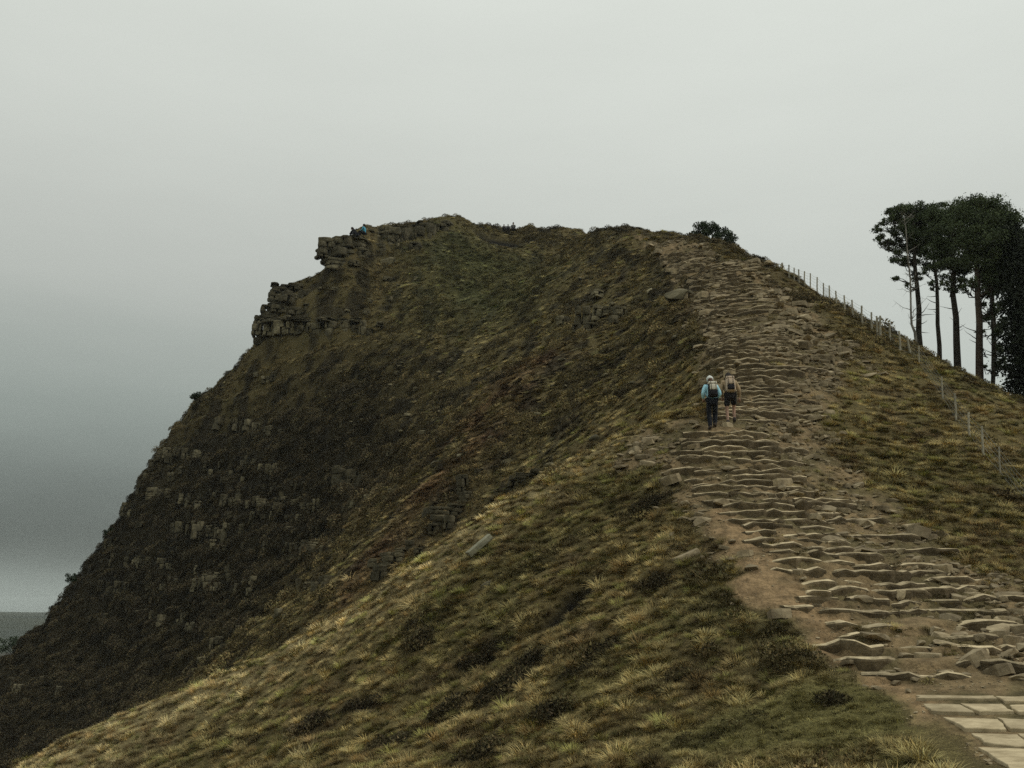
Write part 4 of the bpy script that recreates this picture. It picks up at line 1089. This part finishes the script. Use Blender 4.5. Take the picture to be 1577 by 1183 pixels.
def hand(bm, w, d, side, r=.010):
    """palm, four unequal bent fingers and a thumb hanging from the wrist, slightly curled"""
    d = Vector(d).normalized(); lat = d.cross(Vector((0, 0, 1)) if abs(d.z) < .9 else Vector((0, 1, 0))).normalized(); nrm = lat.cross(d)
    pc = w + d * .045
    tube(bm, [w, w + d * .03, w + d * .085], [.024, .036, .034], 8)
    for k, ln in enumerate((.068, .078, .073, .056)):
        b = w + d * .085 + lat * (k - 1.5) * .021
        tube(bm, [b - d * .015, b + d * ln * .45 + nrm * .006, b + d * ln * .8 + nrm * .022, b + d * ln * .92 + nrm * .038], [r, r * .95, r * .85, r * .7], 5)
    b = w + d * .03 + lat * side * .034
    tube(bm, [b - lat * side * .012, b + d * .03 + lat * side * .02 + nrm * .01, b + d * .055 + lat * side * .02 + nrm * .024], [r * 1.2, r * 1.05, r * .8], 5)

def person(label, loc, yaw, J, jacket, lower, hair=None, hat=None, shorts=False, boots='boots', k=1.0, hair_len=.5, group=None):
    """J: joint positions in body space (x right, y ahead, z up, metres)"""
    J = {a: Vector(b) for a, b in J.items()}
    root = empty('person', loc, yaw); root.scale = (k, k, k); tag(root, label, 'person', group)
    V = [J['pelvis'], J['waist'], J['chest'], J['neck'], J['head0']]; E = [(0, 1), (1, 2), (2, 3), (3, 4)]; Rd = [(.13, .105), (.115, .09), (.14, .10), .055, .055]
    idx = {}
    for s in 'LR':
        for a, b, rr in (('hip', 0, .085), ('knee', None, .058), ('ankle', None, .042), ('toe', None, .036)):
            V.append(J[a + s]); Rd.append(rr); E.append((0 if b == 0 else len(V) - 2, len(V) - 1))
        for a, b, rr in (('sho', 2, .058), ('elb', None, .040), ('wri', None, .028)):
            V.append(J[a + s]); Rd.append(rr); E.append((2 if b == 2 else len(V) - 2, len(V) - 1))
    body = skin_mesh('body', V, E, Rd, 1)
    bm = bmesh.new(); bm.from_mesh(body)
    up = (J['crown'] - J['head0']).normalized(); f = J['face'].normalized(); hc = J['head0'].lerp(J['crown'], .5); hh = (J['crown'] - J['head0']).length * .5
    rt = f.cross(up).normalized()
    ball(bm, hc, hh, (.74, .86, 1.06), 14, 10)
    tube(bm, [hc + f * hh * .78 + up * .015, hc + f * hh * 1.0 - up * .02, hc + f * hh * .8 - up * .03], [.008, .016, .012], 6)     # nose
    tube(bm, [hc + f * hh * .74 - up * .055 - rt * .022, hc + f * hh * .8 - up * .055, hc + f * hh * .74 - up * .055 + rt * .022], [.004, .008, .004], 5)  # lips
    for s in (-1, 1):
        ball(bm, hc + rt * s * hh * .74, .03, (.35, .7, 1), 8, 6); ball(bm, hc + f * hh * .76 + rt * s * .034 + up * .012, .013, (1, 1, .8), 6, 4)
    for s, q in (('L', -1), ('R', 1)): hand(bm, J['wri' + s], J['wri' + s] - J['elb' + s], -q)
    b_ = bm_mesh('body', bm, True); link('body', b_, MAT['skin'], root)
    # clothes
    dn = (J['pelvis'] - J['waist']).normalized()
    V = [J['waist'], J['pelvis'] + dn * .02, J['chest'], J['neck'].lerp(J['chest'], .25)]; E = [(0, 1), (0, 2), (2, 3)]; Rd = [(.155, .125), (.17, .14), (.175, .135), .085]
    for s in 'LR':
        for a, rr, first in (('sho', .085, 2), ('elb', .062, None), ('cuf', .048, None)):
            p = J['elb' + s].lerp(J['wri' + s], .95) if a == 'cuf' else J[a + s]
            V.append(p); Rd.append(rr); E.append((2 if first == 2 else len(V) - 2, len(V) - 1))
    link('jacket', skin_mesh('jacket', V, E, Rd, 2), MAT[jacket], root)
    V = [J['pelvis'] + dn * .0]; E = []; Rd = [(.165, .135)]
    for s in 'LR':
        V.append(J['hip' + s]); Rd.append(.108); E.append((0, len(V) - 1))
        if shorts:
            V.append(J['hip' + s].lerp(J['knee' + s], .80)); Rd.append(.098); E.append((len(V) - 2, len(V) - 1))
        else:
            for a, rr in (('knee', .082), ('ankle', .070)): V.append(J[a + s] + (Vector((0, 0, -.02)) if a == 'ankle' else Vector())); Rd.append(rr); E.append((len(V) - 2, len(V) - 1))
    link('shorts' if shorts else 'trousers', skin_mesh('trousers', V, E, Rd, 2), MAT[lower], root)
    for s in 'LR':
        a, t = J['ankle' + s], J['toe' + s]; d = (t - a); d.z = 0; d = d.normalized() if d.length > 1e-4 else Vector((0, 1, 0))
        hl = a - d * .05; hl.z = t.z
        up_ = a + (J['knee' + s] - a).normalized() * (.10 if shorts else .06)
        link('boot', skin_mesh('boot', [a, up_, hl, t + d * .06], [(0, 1), (0, 2), (0, 3)], [.060, .062, .048, .050], 2), MAT[boots], root)
        if shorts: link('sock', skin_mesh('sock', [up_, up_.lerp(J['knee' + s], .25)], [(0, 1)], [.056, .055], 1), MAT['sock'], root)
    if hat:
        bm = bmesh.new(); ball(bm, hc + up * hh * .28, hh * 1.22, (.84, .92, .86), 16, 10); ball(bm, hc + up * hh * 1.22, .035, (1, 1, .9), 8, 6)
        tube(bm, [hc - up * hh * .10, hc + up * hh * .32], [hh * .99, hh * 1.01], 16)
        link('hat', bm_mesh('hat', bm, True), MAT[hat], root)
    if hair:
        bm = bmesh.new()
        if not hat: ball(bm, hc + up * hh * .14 - f * hh * .14, hh * 1.06, (.84, .92, 1.0), 14, 10)
        if hair_len: tube(bm, [hc - f * hh * .5, hc - f * hh * .72 - up * hh * .7, hc - f * hh * .55 - up * hh * (.7 + hair_len)], [.085, .075, .03], 8)
        link('hair', bm_mesh('hair', bm, True), MAT[hair], root)
    return root

def rbox(bm, c, sx, sy, sz, bev=.04, seg=2, taper=0.0):
    r = bmesh.ops.create_cube(bm, size=1)
    for v in r['verts']:
        tp = 1 - taper * (v.co.z + .5); v.co = Vector((v.co.x * sx * tp, v.co.y * sy * tp, v.co.z * sz)) + Vector(c)
    ed = list({e for v in r['verts'] for e in v.link_edges})
    bmesh.ops.bevel(bm, geom=ed, offset=bev, segments=seg, affect='EDGES', profile=.5)

def backpack(label, loc, yaw, J, main, top, side, pitch, k=1.0):
    """worn on the back: sits between chest and waist, behind the jacket"""
    root = empty('backpack', loc, yaw); root.scale = (k, k, k); tag(root, label, 'backpack')
    c = (Vector(J['chest']) * .55 + Vector(J['waist']) * .45); Rm = Matrix.Rotation(pitch, 4, 'X'); T = Matrix.Translation(c) @ Rm
    def add(name, m, fn):
        bm = bmesh.new(); fn(bm); bm.transform(T); link(name, bm_mesh(name, bm, True), MAT[m], root)
    add('pack_body', main, lambda b: rbox(b, (0, -.235, -.02), .31, .19, .46, .06, 3, .12))
    add('lid', top, lambda b: rbox(b, (0, -.235, .205), .27, .20, .11, .045, 3))
    add('pocket', top, lambda b: rbox(b, (0, -.345, .05), .23, .07, .19, .03, 2))
    add('pocket', side, lambda b: rbox(b, (0, -.345, -.14), .22, .08, .17, .03, 2))
    for s in (-1, 1):
        add('strap', side, lambda b: tube(b, [(s * .09, -.17, .20), (s * .11, -.06, .27), (s * .12, .10, .22), (s * .125, .155, .06), (s * .135, .06, -.12), (s * .12, -.16, -.20)], [.024] * 6, 6))
    for s in (-.075, .075):
        add('compression_strap', side, lambda b: tube(b, [(s, -.34, .25), (s, -.392, .10), (s, -.395, -.08), (s, -.34, -.24)], [.007] * 4, 5))
    return root

def ground_feet(px, py):
    p = hit_near(px, py); return Vector(p)

WALK_L = dict(pelvis=(0, 0, .93), waist=(0, .03, 1.10), chest=(0, .085, 1.33), neck=(0, .12, 1.475), head0=(0, .14, 1.52), crown=(0, .175, 1.74), face=(0, .95, -.22),
              hipL=(-.095, 0, .90), kneeL=(-.10, .05, .48), ankleL=(-.095, -.04, .085), toeL=(-.10, .10, .04), hipR=(.095, 0, .90), kneeR=(.12, .16, .52), ankleR=(.085, .10, .19), toeR=(.095, .24, .15),
              shoL=(-.185, .07, 1.40), elbL=(-.275, .00, 1.16), wriL=(-.23, .17, 1.02), shoR=(.185, .07, 1.40), elbR=(.28, .02, 1.15), wriR=(.22, .20, 1.04))
WALK_R = dict(pelvis=(0, 0, .95), waist=(0, .05, 1.11), chest=(0, .14, 1.33), neck=(0, .20, 1.47), head0=(0, .23, 1.51), crown=(0, .29, 1.72), face=(0, .9, -.35),
              hipL=(-.10, 0, .92), kneeL=(-.125, .02, .49), ankleL=(-.12, -.06, .085), toeL=(-.13, .09, .04), hipR=(.10, 0, .92), kneeR=(.12, .20, .60), ankleR=(.115, .16, .21), toeR=(.13, .31, .17),
              shoL=(-.20, .12, 1.39), elbL=(-.27, .09, 1.12), wriL=(-.22, .24, .94), shoR=(.20, .12, 1.39), elbR=(.30, .08, 1.13), wriR=(.31, .20, .90))
f1 = ground_feet(1098.5, 662)
person('hiker in a light blue jacket, white hat and dark trousers walking up the steps', f1, R(2), WALK_L, 'blue_jacket', 'dark_trousers', hair='hair_brown', hat='beanie', k=1.01, hair_len=.9)
backpack('black backpack with a cream lid on the back of the hiker in light blue', f1, R(2), WALK_L, 'pack_black', 'pack_cream', 'pack_black', -.12, 1.01)
f2 = ground_feet(1127, 655)
person('bare legged hiker in a khaki jacket and dark shorts walking up the steps', f2, R(-4), WALK_R, 'khaki_jacket', 'dark_shorts', hair='hair_dark', shorts=True, k=1.03, hair_len=.15)
backpack('tan backpack with black straps on the back of the hiker in khaki', f2, R(-4), WALK_R, 'pack_tan', 'pack_tan', 'pack_black', -.22, 1.03)

SIT_HUNCH = dict(pelvis=(0, 0, .12), waist=(0, .07, .27), chest=(0, .24, .47), neck=(0, .36, .58), head0=(0, .40, .60), crown=(0, .50, .79), face=(0, .8, -.6),
                 hipL=(-.10, .02, .11), kneeL=(-.15, .40, .36), ankleL=(-.14, .58, .00), toeL=(-.14, .72, -.06), hipR=(.10, .02, .11), kneeR=(.15, .36, .38), ankleR=(.14, .46, .00), toeR=(.14, .60, -.05),
                 shoL=(-.19, .25, .52), elbL=(-.24, .40, .36), wriL=(-.10, .55, .30), shoR=(.19, .25, .52), elbR=(.24, .40, .34), wriR=(.10, .54, .28))
SIT_UP = dict(pelvis=(0, 0, .12), waist=(0, .0, .30), chest=(0, .03, .54), neck=(0, .05, .69), head0=(0, .06, .73), crown=(0, .08, .95), face=(0, 1, -.1),
              hipL=(-.10, .02, .11), kneeL=(-.14, .40, .32), ankleL=(-.13, .50, .0), toeL=(-.13, .64, -.05), hipR=(.10, .02, .11), kneeR=(.14, .40, .32), ankleR=(.13, .52, .0), toeR=(.13, .66, -.05),
              shoL=(-.19, .03, .60), elbL=(-.25, .08, .35), wriL=(-.14, .30, .33), shoR=(.19, .03, .60), elbR=(.25, .08, .35), wriR=(.14, .30, .33))
def seat(px, py, D):
    x, y, z = at(px, py, D); return Vector((x, y, z))
def ledge(p, w, d, h):
    o = put('rock_block', ROCK_B[3], (p.x, p.y, p.z - h * .5), (0, 0, .2), (w, d, h)); return o
s1, s2 = seat(550, 364, 99.6), seat(561, 361, 100.2)
person('person in dark clothes hunched forward on the summit prow with elbows on knees', s1, R(80), SIT_HUNCH, 'dark_coat', 'dark_trousers', hair='hair_dark', k=1.32)
person('person in a bright blue jacket sitting upright on the summit prow', s2, R(70), SIT_UP, 'teal_jacket', 'dark_trousers', hair='hair_dark', k=1.25)
for lab, px, py, D, co, k, yw in (('person in dark clothes sitting low on the summit skyline, left of three', 776, 355, 112.5, 'dark_coat', .80, 200), ('person in dark clothes sitting low on the summit skyline, middle of three', 782.5, 355, 112.5, 'dark_coat', .80, 170),
                                  ('person in a grey coat sitting upright on the summit skyline, tallest of three', 790.5, 355, 112, 'grey_coat', 1.05, 180)):
    p = seat(px, py, D); g_ = H1(p.x, p.y); 
    person(lab, p, R(yw), SIT_UP, co, 'dark_trousers', hair='hair_dark', k=k)

# ================================================================ grass, heather, bracken (nobody could count it)
SRC = bpy.data.collections.new('tuft_sources')            # not linked to the scene

def tuft(name, n, rad, h, lean, width, seg=2, stiff=.5, spread=1.0):
    """a tuft of curved tapering blades; colour differs a little blade by blade"""
    V, F, C = [], [], []
    for k in range(n):
        a = rng.uniform(0, 2 * math.pi); q = rad * math.sqrt(rng.uniform(0, 1)) * .55
        x, y = q * math.cos(a), q * math.sin(a)
        b = a + rng.normal(0, .6); ln = h * rng.uniform(.55, 1.15); le = lean * rng.uniform(.35, 1.2) * spread
        w = width * rng.uniform(.6, 1.2); tx, ty = -math.sin(b), math.cos(b)
        col = rng.uniform(.62, 1.35); warm = rng.uniform(.9, 1.1)
        base = len(V)
        for s in range(seg + 1):
            t = s / seg
            out = le * t ** 1.6 * ln; up = ln * (t - .42 * le * t ** 2.4)
            ww = w * (1 - t) ** .8 * .5 if s < seg else 0
            px, py, pz = x + math.cos(b) * out, y + math.sin(b) * out, up - .03
            if s < seg:
                V += [(px - tx * ww, py - ty * ww, pz), (px + tx * ww, py + ty * ww, pz)]; C += [(col * warm, col, col / warm)] * 2
            else:
                V.append((px, py, pz)); C.append((col * warm, col, col / warm))
        for s in range(seg - 1):
            i = base + 2 * s; F += [(i, i + 1, i + 3), (i, i + 3, i + 2)]
        i = base + 2 * (seg - 1); F.append((i, i + 1, i + 2))
    me = mesh_np(name, V, F)
    a_ = me.attributes.new('blade', 'FLOAT_COLOR', 'POINT')
    a_.data.foreach_set('color', np.concatenate([np.array(C), np.ones((len(C), 1))], 1).astype(np.float32).ravel())
    me.materials.append(MAT['grass'])
    o = bpy.data.objects.new(name, me); SRC.objects.link(o)

def bushlet(name, n, rad, h, leaf):
    """heather: a low dome of short twigs carrying small leaf faces"""
    V, F, C = [], [], []
    for k in range(n):
        a = rng.uniform(0, 2 * math.pi); q = math.sqrt(rng.uniform(0, 1)); 
        zz = h * math.sqrt(max(0, 1 - q * q)) * rng.uniform(.35, 1.05); p = np.array([rad * q * math.cos(a), rad * q * math.sin(a), zz])
        d = rng.normal(0, 1, 3); d[2] = abs(d[2]) + .5; d /= np.linalg.norm(d); e = np.cross(d, rng.normal(0, 1, 3)); e /= np.linalg.norm(e)
        i = len(V); l = leaf * rng.uniform(.6, 1.5)
        V += [tuple(p - e * l * .3), tuple(p + e * l * .3), tuple(p + d * l)]; F.append((i, i + 1, i + 2))
        c = rng.uniform(.5, 1.5); C += [(c * rng.uniform(.9, 1.15), c, c * rng.uniform(.85, 1.05))] * 3
    me = mesh_np(name, V, F)
    a_ = me.attributes.new('blade', 'FLOAT_COLOR', 'POINT')
    a_.data.foreach_set('color', np.concatenate([np.array(C), np.ones((len(C), 1))], 1).astype(np.float32).ravel())
    me.materials.append(MAT['grass'])
    o = bpy.data.objects.new(name, me); SRC.objects.link(o)

# order of the names is the order of the kinds
for k in range(4): tuft('tuft_a%d' % k, 150, .20, .205, .95, .011, 3)           # 0-3 tussock
for k in range(2): tuft('tuft_b%d' % k, 60, .20, .12, .8, .011, 2)            # 4-5 short turf
for k in range(2): tuft('tuft_c%d' % k, 50, .16, .32, .75, .010, 3)           # 6-7 tall dry stems
for k in range(3): bushlet('tuft_d%d' % k, 170, .27, .24, .055)               # 8-10 heather
for k in range(2): tuft('tuft_e%d' % k, 60, .25, .26, 1.1, .026, 3)           # 11-12 bracken

def scatter(name, label, cat, P, rot, scl, tint, kind):
    me = bpy.data.meshes.new(name); me.vertices.add(len(P)); me.vertices.foreach_set('co', np.asarray(P, np.float32).ravel())
    def attr(n, t, f, a):
        x = me.attributes.new(n, t, 'POINT'); x.data.foreach_set(f, np.ascontiguousarray(a).ravel())
    attr('rot', 'FLOAT_VECTOR', 'vector', rot.astype(np.float32)); attr('scl', 'FLOAT_VECTOR', 'vector', scl.astype(np.float32))
    attr('tint', 'FLOAT_COLOR', 'color', np.concatenate([tint, np.ones((len(P), 1))], 1).astype(np.float32)); attr('pick', 'INT', 'value', kind.astype(np.int32))
    me.materials.append(MAT['grass'])
    o = link(name, me); tag(o, label, cat, kind='stuff')
    ng = bpy.data.node_groups.new(name + '_scatter', 'GeometryNodeTree')
    ng.interface.new_socket('Geometry', in_out='INPUT', socket_type='NodeSocketGeometry'); ng.interface.new_socket('Geometry', in_out='OUTPUT', socket_type='NodeSocketGeometry')
    N, L = ng.nodes, ng.links
    gi, go = N.new('NodeGroupInput'), N.new('NodeGroupOutput'); iop = N.new('GeometryNodeInstanceOnPoints'); ci = N.new('GeometryNodeCollectionInfo')
    ci.inputs['Collection'].default_value = SRC; ci.inputs['Separate Children'].default_value = True; ci.inputs['Reset Children'].default_value = True
    def na(n, t):
        x = N.new('GeometryNodeInputNamedAttribute'); x.data_type = t; x.inputs['Name'].default_value = n
        return next(s for s in x.outputs if s.enabled and s.name == 'Attribute')
    er = N.new('FunctionNodeEulerToRotation')
    L.new(na('rot', 'FLOAT_VECTOR'), er.inputs[0]); L.new(er.outputs[0], iop.inputs['Rotation']); L.new(na('scl', 'FLOAT_VECTOR'), iop.inputs['Scale'])
    L.new(na('pick', 'INT'), iop.inputs['Instance Index']); iop.inputs['Pick Instance'].default_value = True
    L.new(ci.outputs[0], iop.inputs['Instance']); L.new(gi.outputs[0], iop.inputs['Points']); L.new(iop.outputs[0], go.inputs[0])
    md = o.modifiers.new('scatter', 'NODES'); md.node_group = ng
    return o

def sample(r0, r1, density):
    """random plan positions, density per square metre of plan, inside the wedge of country in view and a bit beyond"""
    A = .60; n = int(density * A * (r1 * r1 - r0 * r0))
    r = np.sqrt(rng.uniform(r0 * r0, r1 * r1, n)); t = rng.uniform(-A, A, n)
    return r * np.sin(t), r * np.cos(t)

def grid(r0, r1, density):
    # tussocks keep their distance: jittered grid instead of pure chance
    d = 1 / math.sqrt(density); m = np.arange(-r1, r1, d); X, Y = np.meshgrid(m, np.arange(0, r1, d)); X = X.ravel() + rng.uniform(-.36, .36, X.size) * d; Y = Y.ravel() + rng.uniform(-.36, .36, Y.size) * d
    r = np.hypot(X, Y); k = (r >= r0) & (r < r1) & (np.abs(np.arctan2(X, Y)) < .60)
    return X[k], Y[k]

def grow():
    # big tussocks (layer 0), low growth between them (layer 1), close turf on the lawn-like patches (layer 2)
    layers = [(9.5, 21, 15, 0), (21, 36, 12.5, 0), (36, 60, 8.5, 0), (60, 118, 5.5, 0), (9.5, 21, 80, 1), (21, 36, 60, 1), (36, 60, 26, 1), (60, 118, 12, 1), (9.5, 24, 110, 2)]
    X, Y, Q = [], [], []
    for a, b, dn, ly in layers:
        u, v = (grid if ly == 0 else sample)(a, b, dn); X.append(u); Y.append(v); Q.append(np.full(len(u), ly))
    x, y, ly = np.concatenate(X), np.concatenate(Y), np.concatenate(Q); n = len(x)
    r = np.hypot(x, y)
    path = gsample(G_path, x, y); bare = gsample(M_bare, x, y); lane = gsample(M_lane, x, y)
    turf = gsample(M_turf, x, y)
    cl = fbm(x * 1.3, y * 1.3, 81, 3); patch = fbm(x * .55, y * .55, 83, 3); tall = fbm(x * .3, y * .3, 85, 2)
    onp = path < 0
    keep = np.where(onp, (bare < .3) & (patch > -.08 + .36 * lane) & (rng.uniform(0, 1, n) < .75), True)
    keep &= (ly != 2) | ((turf > .35) | (onp & (bare < .2) & (patch > .12)))
    keep &= ~((ly == 0) & (turf > .5) & (rng.uniform(0, 1, n) < .6))
    keep &= (gsample(M_peat, x, y) < .4) & (gsample(M_hole, x, y) < .35)
    fl = np.array(poly_sd(x, y, _fl)); keep &= fl > .1
    keep &= (rng.uniform(0, 1, n) < np.clip(.80 + cl * .9, .2, 1)) | (ly > 0)
    for cx, cy, rad in CRAG_PTS:
        keep &= (np.abs(x - cx) > rad) | (np.abs(y - cy) > rad) | (np.hypot(x - cx, y - cy) > rad)
    x, y, ly, r, path, bare, lane, turf, cl, patch, tall, onp = (a[keep] for a in (x, y, ly, r, path, bare, lane, turf, cl, patch, tall, onp)); n = len(x)
    z = H(x, y)
    face, dark, gul, green, clump = (gsample(m, x, y) for m in (M_face, M_dark, M_gully, M_green, M_clump))
    u = rng.uniform(0, 1, n)
    g = np.stack([gsample(G_grow[..., k], x, y) for k in range(3)], -1)
    far = sstep(36, 60, r)
    hz = fbm(x * .2, y * .2, 87, 3)
    heather = (u < np.clip(face * .72 + (clump > .4) * .8 + np.clip(dark * 1.6 - .5, 0, 1) * .12 + far * np.clip(.16 + hz * .45, 0, .6) + (1 - far) * .02 * (patch > .25), 0, .95)) & (ly < 2)
    bracken = ~heather & (rng.uniform(0, 1, n) < gul * .8) & (ly < 2)
    kind = rng.integers(0, 4, n)
    short = (ly == 2) | (turf > .45) | (onp & (u > .25)) | (gsample(M_peat, x, y) > .3)
    kind = np.where(short | ((ly == 1) & (u > .45)), rng.integers(4, 6, n), kind)
    kind = np.where(~short & (ly == 0) & (rng.uniform(0, 1, n) < np.clip(.003 + tall * .03, 0, .02)), rng.integers(6, 8, n), kind)
    kind = np.where(heather, rng.integers(8, 11, n), kind); kind = np.where(bracken, rng.integers(11, 13, n), kind)
    s = rng.lognormal(0, .25, n) * np.where(ly == 0, 0.88 + .22 * np.clip(cl, -.6, 1), np.where(ly == 1, .72, .62)) * np.where(onp, .7, 1) * (1 + .40 * far)
    s = np.clip(s, .28, 2.2)
    hs = s * np.where(short, .8, 1) * (1 - .40 * far * (~heather)) * .9
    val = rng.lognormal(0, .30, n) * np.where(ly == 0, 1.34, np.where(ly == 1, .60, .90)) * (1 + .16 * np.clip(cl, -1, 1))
    val = np.clip(val, .35, 1.65)
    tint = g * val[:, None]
    bl = (kind == 6) | (kind == 7)
    tint = np.where(bl[:, None], tint * .45 + np.array([.38, .31, .165]) * .55 * val[:, None], tint)
    v = rng.uniform(0, 1, n)
    nearg = ~heather & ~bracken & ~short
    tint = np.where((nearg & (v < .18))[:, None], tint * np.array([.76, .88, .66]), tint)
    tint = np.where((nearg & (v > .84))[:, None], tint * np.array([1.15, 1.12, 1.10]), tint)
    tint = np.where((nearg & (v > .50) & (v < .64))[:, None], tint * np.array([.66, .57, .50]), tint)
    tint = np.where(heather[:, None], tint * .45 + np.array([.042, .035, .021]) * .55 * val[:, None], tint)
    tint = tint * (1.14 + .20 * far * (1 - face))[:, None]
    gx, gy = slope_at(x, y)
    rot = np.stack([np.clip(gy, -.9, .9) * .55 + rng.normal(0, .12, n), -np.clip(gx, -.9, .9) * .55 + rng.normal(0, .12, n), np.zeros(n)], -1)
    sp = rng.uniform(-math.pi, math.pi, n); c_, s_ = np.cos(sp), np.sin(sp)
    rx = rot[:, 0] * c_ + rot[:, 1] * s_; ry = -rot[:, 0] * s_ + rot[:, 1] * c_
    rot = np.stack([rx, ry, sp], -1)
    P = np.stack([x, y, z - .02], -1); scl = np.stack([s, s, hs], -1)
    for nm, lab, cat, k in (('grass', 'rough tussocky moor grass in straw and olive covering the hill', 'grass', ~heather & ~bracken),
                             ('heather', 'dark brown heather growing over the north face and in patches', 'heather', heather),
                             ('bracken', 'rust brown dead bracken along the gully below the top', 'bracken', bracken)):
        scatter(nm, lab, cat, P[k], rot[k], scl[k], tint[k], kind[k])
        print(nm, int(k.sum()))
grow()
